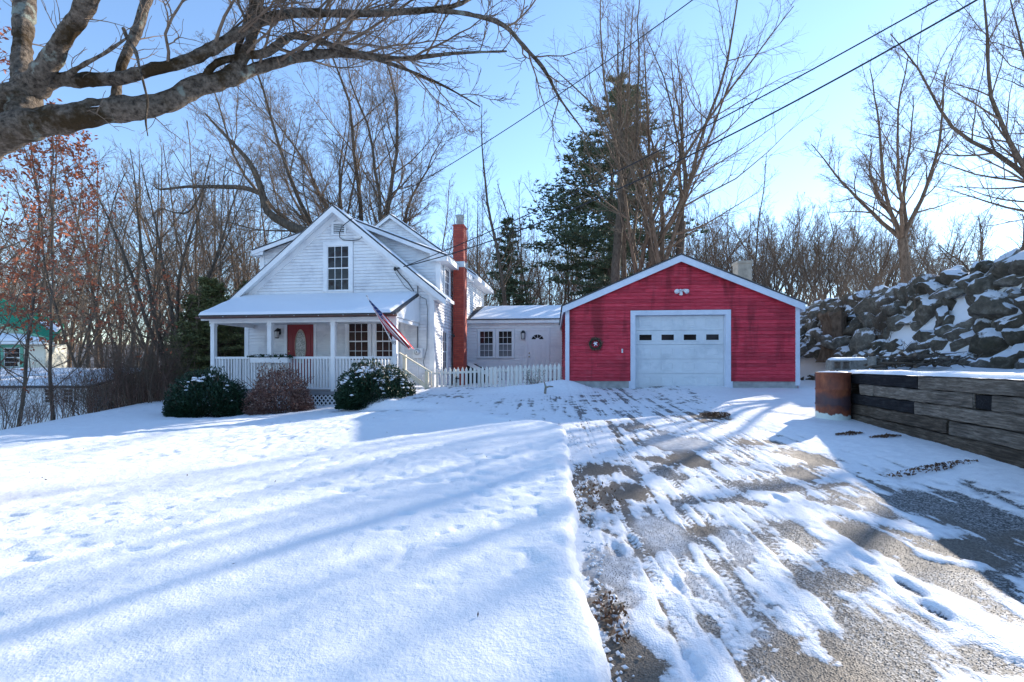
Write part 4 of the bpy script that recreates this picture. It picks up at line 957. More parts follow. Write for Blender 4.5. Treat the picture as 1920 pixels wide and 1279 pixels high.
for sg in (-1, 1):
    t = MB(); t.box(*sorted((sg*3.32, sg*(GH+.02))), -.04, .012, 1.0, 3.42); t.build('corner_board', M['garage_trim'], gar)
    t = MB(); t.box(*sorted((sg*(GH), sg*(GH+.022))), .012, .12, 1.0, 3.38); t.build('corner_board', M['garage_trim'], gar)
    rk = MB(); y0, y1 = -.17, -.14; a1 = 3.53
    Q = [(0, 4.90), (sg*a1, 4.90-GS*a1)]
    P = [(Q[0][0], y0, Q[0][1]-.20), (Q[1][0], y0, Q[1][1]-.20), (Q[1][0], y1, Q[1][1]-.20), (Q[0][0], y1, Q[0][1]-.20), (Q[0][0], y0, Q[0][1]), (Q[1][0], y0, Q[1][1]), (Q[1][0], y1, Q[1][1]), (Q[0][0], y1, Q[0][1])]
    rk.hexa(P); rk.build('rake_board', M['garage_trim'], gar)
    sf = MB(); sf.hexa([(p[0], p[1] if i % 4 < 2 else 0.0, p[2]) for i, p in enumerate([(Q[0][0], y1, Q[0][1]-.10), (Q[1][0], y1, Q[1][1]-.10), (Q[1][0], 0, Q[1][1]-.10), (Q[0][0], 0, Q[0][1]-.10), (Q[0][0], y1, Q[0][1]-.02), (Q[1][0], y1, Q[1][1]-.02), (Q[1][0], 0, Q[1][1]-.02), (Q[0][0], 0, Q[0][1]-.02)])])
    sf.build('soffit', M['garage_trim'], gar)
    sf = MB(); sf.box(*sorted((sg*(GH+.02), sg*a1)), -.13, 9.6, 3.27, 3.29); sf.box(*sorted((sg*(a1-.02), sg*(a1+.003))), -.15, 9.6, 3.17, 3.35); sf.build('eave_trim', M['garage_trim'], gar)
    r_ = MB(); P = [(0, -.19, 4.935), (sg*3.57, -.19, 4.935-GS*3.57), (sg*3.57, 9.7, 4.935-GS*3.57), (0, 9.7, 4.935)]
    slab(r_, P if sg > 0 else [P[1], P[0], P[3], P[2]], .035); r_.build('roof', M['shingle'], gar)
    P = [(sg*.01, -.19, 4.94), (sg*3.57, -.19, 4.94-GS*3.57), (sg*3.57, 9.7, 4.94-GS*3.57), (sg*.01, 9.7, 4.94)]
    snow_part('roof_snow', P if sg > 0 else P[::-1], 80, 60, .016, gar, 30+sg)
# door casing with plinth blocks
t = MB(); t.box(-1.47, -1.33, -.05, .2, 1.12, 3.12); t.box(1.33, 1.47, -.05, .2, 1.12, 3.12); t.box(-1.47, 1.47, -.052, .2, 3.12, 3.26)
t.box(-1.52, -1.33, -.055, .2, .80, 1.12); t.box(1.33, 1.52, -.055, .2, .80, 1.12); t.build('door_casing', M['garage_trim'], gar)
t = MB(); t.box(-1.33, 1.33, -.1, 1.2, .80, .905); t.build('threshold', M['concrete'], gar)
t = MB(); t.box(-1.33, 1.33, .20, .22, .9, 3.13); gd = t.build('overhead_door', M['garage_door'], gar)
sec = 2.2/5
for r in range(5):
    z0 = .915+r*sec; z1 = z0+sec-.008
    k = MB(); k.box(-1.325, 1.325, .15, .20, z0, z1)
    so_ = k.build('door_section', M['garage_door'], gd)
for r in range(5):
    z0 = .915+r*sec; z1 = z0+sec-.008
    for c_ in range(4):
        cx_ = -1.325+2.65*(c_+.5)/4+(-.06+c_*.04)*0; hw = .205
        if r == 3:
            k = MB()
            k.box(cx_-hw-.03, cx_-hw+.02, .132, .15, z0+.09, z1-.09); k.box(cx_+hw-.02, cx_+hw+.03, .132, .15, z0+.09, z1-.09)
            k.box(cx_-hw+.02, cx_+hw-.02, .131, .15, z1-.13, z1-.09); k.box(cx_-hw+.02, cx_+hw-.02, .131, .15, z0+.09, z0+.13)
            k.build('window_frame', M['garage_door'], gd)
            k = MB(); k.box(cx_-hw+.02, cx_+hw-.02, .143, .148, z0+.13, z1-.13); k.build('pane', M['glass'], gd)
        else:
            k = MB(); zz0, zz1 = z0+.07, z1-.07; y = .15
            # raised moulding ring then raised field
            for (a, b, c2, d2) in ((cx_-hw, cx_-hw+.025, zz0, zz1), (cx_+hw-.025, cx_+hw, zz0, zz1), (cx_-hw+.025, cx_+hw-.025, zz0, zz0+.025), (cx_-hw+.025, cx_+hw-.025, zz1-.025, zz1)):
                k.box(a, b, y-.009, y, c2, d2)
            k.hexa([(cx_-hw+.05, y, zz0+.05), (cx_+hw-.05, y, zz0+.05), (cx_+hw-.05, y, zz1-.05), (cx_-hw+.05, y, zz1-.05), (cx_-hw+.075, y-.008, zz0+.075), (cx_+hw-.075, y-.008, zz0+.075), (cx_+hw-.075, y-.008, zz1-.075), (cx_-hw+.075, y-.008, zz1-.075)])
            k.build('door_panel', M['garage_door'], gd)
k = MB(); k.box(-.12, .10, .13, .15, .925, .945); k.build('door_handle', M['metal'], gd)
k = MB(); k.box(2.50, 2.95, 2.2, 2.7, 3.2, 5.10); k.box(2.47, 2.98, 2.17, 2.73, 5.10, 5.18); k.build('chimney', plain('weathered_render', (.27, .25, .21), .95, var=.3, scale=4, bstr=.4), gar)
# flood light, wreath, door button, hose hook
fl_ = empty('flood_light', gpos(0, -.03, 3.83), th5); tag(fl_, 'white twin flood light with motion sensor over the garage door', 'flood light')
k = MB(); k.lathe((0, 0, 0), [(.06, 0), (.06, .05), (0, .055)], 14); o = k.build('mount', M['white_n'], fl_, True); o.rotation_euler = (radians(90), 0, 0)
for sg in (-1, 1):
    k = MB(); k.tube([(0, -.04, .02), (sg*.08, -.08, .03), (sg*.13, -.10, 0)], .02, 8); k.tube([(sg*.11, -.06, .02), (sg*.15, -.20, -.035)], [.045, .07], 14); k.build('lamp_head', M['white_n'], fl_, True)
k = MB(); k.box(-.04, .04, -.12, -.03, -.13, -.05); k.build('sensor', M['white_n'], fl_)
wr = empty('wreath', gpos(-2.53, -.03, 2.25), th5); tag(wr, 'dark twig wreath with small pale bow on the red boards', 'wreath')
k = MB(); rs = np.random.RandomState(8)
for i in range(46):
    a0 = rs.uniform(0, 2*pi); r = rs.uniform(.13, .19); pts = []
    for j in range(9):
        a = a0+j*.28; rr2 = r+.015*sin(j*1.7+i); pts.append((rr2*cos(a), -.05+.02*sin(j+i), rr2*sin(a)))
    k.tube(pts, .006, 4, cap=False)
for i in range(22):
    a0 = rs.uniform(0, 2*pi); k.tube([(.16*cos(a0), -.05, .16*sin(a0)), (.25*cos(a0+.3), -.07, .25*sin(a0+.3))], [.005, .002], 3)
k.build('twig_ring', M['twig_red'], wr)
leaf_cloud(np.array([(rs.normal(.155, .025)*cos(a), -.06+rs.normal(0, .015), rs.normal(.155, .025)*sin(a)) for a in rs.uniform(0, 2*pi, 500)]), .022, M['yew'], 'greenery', wr, 5)
k = MB()
for a in (.5, 1.1, 2.0, 2.7, 4.0, 5.4): k.hexa([(0, -.07, 0), (.02*cos(a+1.5), -.07, .02*sin(a+1.5)), (.07*cos(a)+.02*cos(a+1.5), -.09, .07*sin(a)+.02*sin(a+1.5)), (.07*cos(a), -.09, .07*sin(a)), (0, -.075, 0), (.02*cos(a+1.5), -.075, .02*sin(a+1.5)), (.07*cos(a)+.02*cos(a+1.5), -.095, .07*sin(a)+.02*sin(a+1.5)), (.07*cos(a), -.095, .07*sin(a))])
k.build('bow', M['roof_snow'], wr)
db = empty('door_keypad', gpos(-1.72, -.03, 2.04), th5); tag(db, 'small white keypad on the red wall left of the garage door', 'keypad')
k = MB(); k.box(-.022, .022, -.03, 0, -.06, .06); k.build('keypad_case', M['white_n'], db); k = MB(); k.box(-.016, .016, -.036, -.03, -.01, .045); k.build('keypad_cover', M['metal'], db)

# ------------------------------------------------------------------ breezeway
bz = empty('breezeway', (0, 21.6, .5), th5); Z0[bz.name] = .5
tag(bz, 'low pale pink-white breezeway with door between house and garage', 'building')
w_ = MB(); w_.poly([(-2.3, .012, .5), (2.35, .012, .5), (2.35, .012, 3.62), (-2.3, .012, 3.62)]); w_.build('wall', M['pink_board'], bz); w_ = MB(); w_.poly([(-2.3, 4, .5), (2.35, 4, .5), (2.35, 4, 3.62), (-2.3, 4, 3.62)][::-1]); w_.build('wall', M['pink_board'], bz)
bf = MB(); bf.box(-2.2, 2.3, .004, .011, .86, .88); bf = bf.build('front_wall', M['pink_board'], bz)
clapboards(bf, M['pink_board'], (0, 0), X_, FN, lambda z: (-2.28, 2.34), .88, 3.50, .132, [(-1.57, .12, 1.86, 3.26), (.60, 1.68, .8, 3.24)], maxlen=None)
k = MB(); k.box(-2.3, 2.35, 0, .011, .5, .88); k.build('foundation', M['concrete'], bz)
k = MB(); k.box(-2.32, 2.36, -.22, -.19, 3.47, 3.64); k.build('fascia', M['white_trim'], bz)
k = MB(); k.box(-2.32, 2.36, -.19, .02, 3.47, 3.49); k.build('soffit', M['white_trim'], bz)
k = MB(); P = [(-2.34, -.26, 3.66), (2.38, -.26, 3.66), (2.38, 2.0, 4.47), (-2.34, 2.0, 4.47)]; slab(k, P, .05); P = [(-2.34, 2.0, 4.47), (2.38, 2, 4.47), (2.38, 4.3, 3.66), (-2.34, 4.3, 3.66)]; slab(k, P, .05); k.build('roof', M['shingle'], bz)
snow_part('roof_snow', [(-1.85, -.24, 3.665), (2.36, -.24, 3.665), (2.36, 2.0, 4.475), (-1.55, 2.0, 4.475)], 70, 30, .05, bz, 51)
snow_part('roof_snow', [(-2.3, 2.0, 4.475), (2.36, 2.0, 4.475), (2.36, 4.3, 3.67), (-2.3, 4.3, 3.67)], 50, 20, .05, bz, 55)
window(bz, (0, 0), X_, FN, -1.47, -.83, 1.96, 3.15, 3, 4, M['glass'], cw=.08, lowmat=M['screen'])
window(bz, (0, 0), X_, FN, -.62, .02, 1.96, 3.15, 3, 4, M['glass'], cw=.08, lowmat=M['screen'])
k = MB(); k.box(.60, .70, -.045, .01, 1.05, 3.14); k.box(1.58, 1.68, -.045, .01, 1.05, 3.14); k.box(.60, 1.68, -.047, .01, 3.14, 3.24); k.build('door_frame', M['white_door'], bz)
k = MB(); k.box(.70, 1.58, -.012, .01, 1.05, 3.14); do = k.build('side_door', M['white_door'], bz)
for (a, b, c2, d2) in ((.80, .92, 1.25, 1.85), (.97, 1.12, 1.25, 1.85), (1.16, 1.31, 1.25, 1.85), (1.36, 1.48, 1.25, 1.85), (.80, .92, 1.98, 2.65), (.97, 1.12, 1.98, 2.65), (1.16, 1.31, 1.98, 2.65), (1.36, 1.48, 1.98, 2.65)):
    k = MB(); k.box(a, b, -.024, -.012, c2, d2); k.build('door_panel', M['white_door'], do)
for i in range(4):     # fan light
    a0, a1 = pi*i/4+.05, pi*(i+1)/4-.05; k = MB(); P = []
    for y in (-.016, -.012):
        P += [(1.14+.09*cos(a0), y, 2.75+.075*sin(a0)), (1.14+.27*cos(a0), y, 2.75+.225*sin(a0)), (1.14+.27*cos(a1), y, 2.75+.225*sin(a1)), (1.14+.09*cos(a1), y, 2.75+.075*sin(a1))]
    k.hexa(P); k.build('fan_pane', M['glass'], do)
k = MB()
for i in range(12):
    a0, a1 = pi*i/12, pi*(i+1)/12
    k.hexa([(1.14+r*cos(a), y, 2.735+.85*r*sin(a)) for y in (-.026, -.012) for r, a in ((.275, a0), (.31, a0), (.31, a1), (.275, a1))])
k.box(.83, 1.45, -.026, -.012, 2.71, 2.735); k.build('fan_light_frame', M['white_door'], do)
k = MB(); k.lathe((.77, -.06, 1.98), [(0, -.03), (.03, -.015), (.033, 0), (.03, .015), (0, .03)], 10); k.tube([(.77, -.012, 1.98), (.77, -.06, 1.98)], .014, 8); k.tube([(.77, -.012, 2.14), (.77, -.03, 2.14)], .028, 10); k.build('door_knob', M['brass'], do, True)
lantern((.50, 21.53, 2.93), th5, 'black wall lantern beside the pale breezeway door', 'black wall lanterns', 1.3)
k = MB(); k.box(.5, 1.8, -1.0, -.02, .6, 1.02); k.build('door_step', M['concrete'], bz)
# dark bulkhead board leaning against chimney side
pl = empty('cellar_bulkhead', hpos(4.3, 3.6, .7), th7); tag(pl, 'dark sloping bulkhead with pale edge behind the picket fence', 'bulkhead')
k = MB(); k.hexa([(-.35, -.6, 0), (1.5, -.6, 0), (1.5, .6, 0), (-.35, .6, 0), (-.35, -.6, .95), (-.2, -.6, .95), (-.2, .6, .95), (-.35, .6, .95)]); k.build('bulkhead_body', M['dark'], pl)
k = MB(); k.hexa([(-.35, -.64, .93), (1.5, -.64, -.02), (1.5, -.6, -.02), (-.35, -.6, .93), (-.2, -.64, 1.02), (1.55, -.64, .08), (1.55, -.6, .08), (-.2, -.6, 1.02)]); k.build('edge_board', M['white_trim'], pl)

# ------------------------------------------------------------------ picket fence
pf = empty('picket_fence', (-2.55, 15.35, .45), 0); tag(pf, 'cream picket fence with a gate between house and garage', 'fence')
A = np.array((-2.56, 15.35)); B = np.array((1.52, 14.98)); L = np.linalg.norm(B-A); u = (B-A)/L
pk = MB(); w = .038; P = [(-w, -.01, 0), (w, -.01, 0), (w, -.01, .92), (0, -.01, 1.0), (-w, -.01, .92)]
pk.poly(P); pk.poly([(x, .01, z) for x, y, z in P][::-1])
for i in range(5): a, b = P[i], P[(i+1) % 5]; pk.poly([a, (a[0], .01, a[2]), (b[0], .01, b[2]), b])
pme = pk.mesh('picket', M['cream']); ang = atan2(u[1], u[0]); n_ = 31
def fz(s):    # foot of the pickets
    x = A[0]+u[0]*s; return .50+.04*s
for i in range(n_):
    s = (i+.5)*L/n_; x, y = A+u*s
    link('picket', pme, pf, (x+2.55, y-15.35, .50+.045*s-.45+R.uniform(-.012, .012)), (R.uniform(-.01, .01), R.uniform(-.015, .015), ang))
for h in (.22, .80):
    k = MB(); p0, p1 = A-(-2.55, 15.35)+np.array((0, .02)), B-(-2.55, 15.35)+np.array((0, .02)); z0, z1 = .05+h, .05+.045*L+h
    k.hexa([(p0[0], p0[1], z0), (p1[0], p1[1], z1), (p1[0], p1[1]+.04, z1), (p0[0], p0[1]+.04, z0), (p0[0], p0[1], z0+.07), (p1[0], p1[1], z1+.07), (p1[0], p1[1]+.04, z1+.07), (p0[0], p0[1]+.04, z0+.07)]); k.build('rail', M['cream'], pf)
for s in (.02, .78, 1.62, 2.7, L-.05):
    x, y = A+u*s-(-2.55, 15.35); k = MB(); k.box(x-.05, x+.05, y+.06, y+.16, -.1, .90+.045*s+.08); k.build('post', M['cream'], pf)
k = MB(); x, y = A+u*.80-(-2.55, 15.35); k.box(x-.02, x+.10, y-.05, y-.02, .72, .75); k.box(x+.0, x+.03, y-.05, y-.02, .60, .80); k.build('gate_latch', M['black'], pf)
# back fence run seen behind, along the walk
pf2 = empty('rear_picket_fence', (-1.2, 17.6, .6), 0); tag(pf2, 'second cream picket fence farther back before the breezeway', 'fence')
for i in range(22):
    x = i*.13; link('picket', pme, pf2, (x, -.02*i*.3, -.05+.004*i), (0, R.uniform(-.02, .02), 0))
for h in (.2, .74):
    k = MB(); k.box(-.05, 2.8, .02, .05, h, h+.07); k.build('rail', M['cream'], pf2)

# ------------------------------------------------------------------ neighbour's house on the left, with a low annexe
nh = empty('neighbour_house', (-24.2, 25.0, -1.0), 0); Z0[nh.name] = -1.0
tag(nh, 'cream neighbouring house with ribbed green metal roof', 'house')
k = MB(); k.box(-6, .1, 0, 1.2, -1.0, 2.72); k.build('wall', M['cream_house'], nh)
cf = MB(); cf.box(-5.9, .08, -.012, -.006, .6, .62); cf = cf.build('front_wall', M['cream_house'], nh)
clapboards(cf, M['cream_house'], (0, 0), X_, FN, lambda z: (-5.9, .06), .3, 2.68, .17, [(-2.22, -1.02, 1.3, 2.68)], name='clapboard')
window(nh, (0, 0), X_, FN, -2.05, -1.2, 1.5, 2.5, 1, 4, M['glass'], trim=M['green_trim'], cw=.16, sashm=M['white_n'])
A_, B_, C_, D_ = [np.array(p)-(-24.2, 25.0, 0) for p in ((-23.2, 24.4, 2.84), (-25.2, 27.2, 3.8), (-32.6, 29.0, 6.33), (-29.4, 25.9, 4.35))]
k = MB(); slab(k, [D_, A_, B_, C_], .08); k.build('roof', M['green_roof'], nh)
for i in range(17):
    t = i/16; p, q = A_+(B_-A_)*t, D_+(C_-D_)*t; w = (B_-A_)/np.linalg.norm(B_-A_)*.04
    k = MB(); k.hexa([p, q, q+w, p+w, p+(0, 0, .09), q+(0, 0, .09), q+w+(0, 0, .09), p+w+(0, 0, .09)]); k.build('roof_rib', M['green_roof'], nh)
k = MB(); k.box(-6.2, .55, -.62, 0, 2.68, 2.80); k.build('fascia', M['white_n'], nh)
k = MB(); k.poly([(-6, .05, 2.8), (.1, .05, 2.8), (-.5, .3, 3.0), (-6, 1.0, 4.6)]); k.build('gable_wall', M['cream_house'], nh)
snow_part('roof_snow', [(-6.2, -.66, 2.82), (.9, -.66, 2.82), (-1.2, -.15, 3.12), (-6.2, .1, 3.4)], 60, 20, .12, nh, 61)
snow_part('roof_snow', [(-1.1, 1.0, 3.45), (.1, .6, 3.35), (-.6, 1.7, 3.78), (-2.0, 1.6, 3.98)], 20, 12, .12, nh, 62)
an = empty('low_annexe', (-19.5, 21.0, -1.3), 0); Z0[an.name] = -1.3
tag(an, 'low white annexe with snowy roof and dark windows behind the brush', 'annexe')
k = MB(); k.box(-7, 1.1, 0, 3, -1.3, .72); k.build('wall', M['white_n'], an)
k = MB(); P = [(-7.2, -.3, .72), (1.4, -.3, .72), (1.2, 3.2, 1.35), (-7.2, 3.2, 1.35)]; slab(k, P, .1); k.build('roof', M['shingle'], an)
snow_part('roof_snow', [(p[0], p[1], p[2]+.01) for p in P], 50, 20, .14, an, 65)
for s in (-.80, .02): window(an, (0, 0), X_, FN, s, s+.46, -.05, .58, 2, 4, M['glass'], cw=.05)
for s in (-.78, .04):
    k = MB(); k.box(s, s+.42, -.05, 0, -.7, -.15); k.build('lower_panel', M['metal'], an)
# ------------------------------------------------------------------ timber retaining wall
tw = empty('timber_retaining_wall', (float(timber_x(6.8)), 6.8, .3), 0)
tag(tw, 'retaining wall of stacked old railway timbers with snow on top', 'retaining wall')
tdir = np.array((.249, 1.0)); tdir /= np.linalg.norm(tdir)
def tie(y0, y1, ztop, h, w, mat, seed, taper=.0):
    """rough squared beam from Y=y0 to Y=y1 on the wall line (front face on the line)"""
    p0 = np.array((timber_x(y0), y0)); p1 = np.array((timber_x(y1), y1)); L = np.linalg.norm(p1-p0)
    rs = np.random.RandomState(seed); n_ = max(3, int(L/.12)); k = MB()
    prof = [(-.5, -.42), (-.44, -.5), (.44, -.5), (.5, -.42), (.5, .42), (.44, .5), (-.44, .5), (-.5, .42)]
    wx = rs.uniform(-.006, .006, (n_+1, 8, 2)); n0 = 0; twist = rs.uniform(-.03, .03)
    for i in range(n_+1):
        x = -L/2+L*i/n_
        for j, (a, c_) in enumerate(prof):
            k.v.append((x+rs.uniform(-.008, .008)*(i in (0, n_)), a*w+wx[i, j, 0]*1.2, c_*h+wx[i, j, 1]+twist*a*w*(i/n_)))
    for i in range(n_):
        for j in range(8): a = i*8+j; b = i*8+(j+1) % 8; k.f.append((a, b, b+8, a+8)); k.m.append(0)
    k.f.append(tuple(range(8))); k.m.append(0); k.f.append(tuple(n_*8+j for j in range(8))[::-1]); k.m.append(0)
    me = k.mesh('timber', mat)
    mid = (p0+p1)/2; nrm = np.array((tdir[1], -tdir[0]))   # points to +X side
    c = mid+nrm*(w/2+rs.uniform(-.012, .012))
    return link('timber', me, tw, (c[0]-tw.location[0], c[1]-tw.location[1], ztop-h/2-.3), (0, 0, atan2(tdir[1], tdir[0])))
hh = .176; zt0 = 1.45
rows = [[(8.78, 6.70, 'tie_black'), (6.69, 4.0, 'tie_grey'), (3.99, 1.2, 'tie_grey'), (1.19, -2, 'tie_grey')],
        [(8.36, 7.9, 'tie_grey'), (7.89, 5.60, 'tie_grey'), (5.31, 2.6, 'tie_grey'), (2.59, -1, 'tie_grey')],
        [(8.80, 6.80, 'tie_black'), (6.79, 3.9, 'tie_grey'), (3.89, .8, 'tie_grey')],
        [(8.76, 6.08, 'tie_brown'), (6.02, 3.3, 'tie_grey'), (3.29, .2, 'tie_grey')],
        [(8.78, 7.2, 'tie_brown'), (7.19, 4.1, 'tie_brown'), (4.09, 1, 'tie_brown')],
        [(8.5, 6.0, 'tie_brown'), (5.99, 3.0, 'tie_brown'), (2.99, 0, 'tie_brown')],
        [(8.0, 5.0, 'tie_brown'), (4.99, 2.0, 'tie_brown')]]
sd_ = 0
for r, row in enumerate(rows):
    for y1, y0, mt in row:
        sd_ += 1; tie(y0, y1, zt0-r*(hh+.004)-R.uniform(0, .004), hh-.006, .19, M[mt], sd_)
# butt ends of cross ties, dark hole at the far end, return wall
for (y, r) in ((5.455, 1),):
    k = MB(); c0, c1 = .012, .128
    for q in range(1): k.hexa([(0, -c1, -.075), (0, c1, -.075), (.8, c1, -.08), (.8, -c1, -.08), (.0, -c1, .078), (.0, c1, .078), (.8, c1, .08), (.8, -c1, .08)])
    o = k.build('cross_timber_end', M['tie_black'], tw, False)
    o.rotation_euler = (0, 0, -atan2(.249, 1)); o.location = (timber_x(y)-tw.location[0]+.02, y-6.8, zt0-1.5*(hh+.004)-.3)
k = MB(); k.box(0, 3.4, -.19, 0, 0, hh); rme = k.mesh('timber', M['tie_brown'])
for r in range(5): link('timber', rme, tw, (timber_x(8.8)+.02*(r % 2)+.02-tw.location[0], 8.98-6.8, zt0-(r+1)*(hh+.004)-.3), (0, 0, radians(4)))
# snow on top
sy = np.linspace(-2, 8.85, 220); sx_ = np.linspace(-.02, .50, 12); SY, SX = np.meshgrid(sy, sx_)
sz = zt0+.055*np.sqrt(np.clip((SX+.02)/.10, 0, 1))*(.7+.6*fbm(SY*2, SX*3, 3))+.008
V = np.stack([timber_x(SY)+SX+.02*(fbm(SY*5, SX*0, 2)-.5), SY, sz], -1).reshape(-1, 3)-np.array(tw.location)
o = link('snow_cap', np_mesh('snow_cap', V, grid_faces(220, 12), M['snow'], True), tw)

# ------------------------------------------------------------------ barrel
ba = empty('rusty_barrel', (5.84, 8.80, .61), 0); tag(ba, 'rusty steel barrel with pale peeling bottom at the end of the timber wall', 'barrel')
r = .272; prof = [(0, .0), (r, 0), (r+.006, .01), (r, .03)]
for zc in (.29, .56): prof += [(r, zc-.02), (r+.009, zc-.008), (r+.009, zc+.008), (r, zc+.02)]
prof += [(r, .83), (r+.008, .84), (r+.008, .862), (r-.012, .865), (r-.016, .84)]
k = MB(); k.lathe((0, 0, 0), prof, 48); k.build('drum', M['barrel'], ba, True)
k = MB(); k.lathe((0, 0, 0), [(r-.016, .84), (r*.8, .875), (r*.4, .885), (0, .88)], 32); k.build('snow_cap', M['roof_snow'], ba, True)

# ------------------------------------------------------------------ stones
def rock_mesh(seed, sub=3):
    import bmesh
    bm = bmesh.new(); bmesh.ops.create_icosphere(bm, subdivisions=sub, radius=.5)
    rs = np.random.RandomState(seed)
    pl = [(v/np.linalg.norm(v), rs.uniform(.20, .40)) for v in rs.normal(size=(10, 3))]
    co = np.array([v.co[:] for v in bm.verts])
    for nrm, d in pl:
        dd = co@nrm; over = np.clip(dd-d, 0, None); co -= over[:, None]*nrm*.88
    co += (fbm(co[:, 0]*6+seed*7, co[:, 1]*6+co[:, 2]*5, 4)-.5)[:, None]*co*.55
    for v, c_ in zip(bm.verts, co): v.co = c_
    me = bpy.data.meshes.new('stone'); bm.to_mesh(me); bm.free(); me.materials.append(M['stone'])
    me.polygons.foreach_set('use_smooth', [True]*len(me.polygons))
    me.set_sharp_from_angle(angle=radians(38)) if hasattr(me, 'set_sharp_from_angle') else None
    return me
rocks = [rock_mesh(i) for i in range(12)]
sw_ = empty('dry_stone_wall', (10.4, 12, 1.4), 0); tag(sw_, 'tall bank of tumbled grey boulders holding up the snowy upper yard', 'stone wall')
rs = np.random.RandomState(21); cnt = 0
heights = [0.0, .33, .66, .98, 1.30, 1.62, 1.92, 2.18, 2.40]
for r_, h0 in enumerate(heights):
    y = 4.6+rs.uniform(0, .5)
    while y < 24:
        wdt = rs.uniform(.26, .72)*(1.7 if rs.rand() < .16 else 1)*(.8 if y > 15 else 1)
        hgt = rs.uniform(.24, .46)*(1.25 if wdt > .8 else 1)
        if rs.rand() > (.10 if r_ in (0, 8) else .24) + (.10 if 10 < y < 16 and r_ < 4 else 0):
            slope = h0/2.45
            x = foot(y)+.18+1.15*slope+rs.uniform(-.14, .14)+(.22 if 11 < y < 15 and r_ < 4 else 0)
            zb = (1.5 if y < 9 else 1.52+.055*max(0, y-10))
            z = zb+h0*(3.86-zb)/2.55+rs.uniform(-.07, .07)+hgt*.35
            o = link('stone', rocks[rs.randint(12)], sw_, (x-10.4, y+wdt/2-12, z-1.4), (rs.uniform(-.45, .45), rs.uniform(-.6, .6), rs.uniform(-.8, .8)))
            o.scale = (rs.uniform(.7, 1.1), wdt*1.35, hgt*1.6); cnt += 1
        y += wdt*(.86 if y < 15 else .9)
# a few fallen stones at the foot
for i in range(26):
    y = rs.uniform(6, 20); x = foot(y)-rs.uniform(.0, .7); s = rs.uniform(.15, .42)
    z = (1.55 if y < 9 else float(zground(x, y)))
    o = link('stone', rocks[rs.randint(12)], sw_, (x-10.4, y-12, z-1.4+.05), (rs.uniform(0, 6), rs.uniform(0, 6), rs.uniform(0, 6))); o.scale = (s*1.2, s, s*.8)
print('stones', cnt)
# old stump standing in the bank
stp = empty('tree_stump', (11.15, 16.6, 2.0), 0); tag(stp, 'rotten brown tree stump wedged in the boulder bank', 'stump')
k = MB(); seg = 18; rs2 = np.random.RandomState(4)
flut = [1+.22*sin(3*t+1)+.12*sin(7*t) for t in np.linspace(0, 2*pi, seg, endpoint=False)]
prof_ = [(.62, -.3), (.50, 0), (.38, .4), (.33, .8), (.36, 1.15), (.42, 1.35)]
for rr3, z in prof_:
    for j in range(seg):
        t = 2*pi*j/seg; q = rr3*flut[j]; k.v.append((q*cos(t)-.12*(z-.5), q*sin(t), z+(.10*sin(j*2.1) if z > 1.2 else 0)))
for i in range(len(prof_)-1):
    for j in range(seg): a = i*seg+j; b = i*seg+(j+1) % seg; k.f.append((a, b, b+seg, a+seg)); k.m.append(0)
k.f.append(tuple((len(prof_)-1)*seg+j for j in range(seg))); k.m.append(0)
k.build('stump_wood', M['bark_warm'], stp)
# cinder blocks
cbk = MB(); a, b, h = .195, .10, .095
for x0, x1, y0, y1 in ((-a, a, -b, -b+.032), (-a, a, b-.032, b), (-a, -a+.032, -b+.032, b-.032), (a-.032, a, -b+.032, b-.032), (-.018, .018, -b+.032, b-.032)): cbk.box(x0, x1, y0, y1, -h, h)
cme = cbk.mesh('cinder_block', M['block'])
for i, (x, y, z, rx, ry, rz, lb) in enumerate(((6.58, 9.75, 1.60, 90, 0, 4, 'upright cinder block, farthest from the brush pile, snow on top'), (6.95, 9.78, 1.61, 0, 0, -6, 'cinder block lying flat between the two others behind the barrel'), (7.30, 9.68, 1.64, 84, 10, 22, 'tilted cinder block with open holes next to the brush pile'))):
    o = link('cinder_block', cme, None, (x, y, z), (radians(rx), radians(ry), radians(rz))); tag(o, lb, 'cinder block', 'cinder blocks behind the barrel')
V, F = snow_slab([(6.44, 9.66, 1.69), (7.12, 9.66, 1.70), (7.16, 9.9, 1.72), (6.44, 9.9, 1.71)], 26, 12, .05, 5, edge=.06)
tag(link('block_snow', np_mesh('block_snow', V, F, M['roof_snow'], True)), 'layer of snow lying on the cinder blocks', 'snow', kind='stuff')

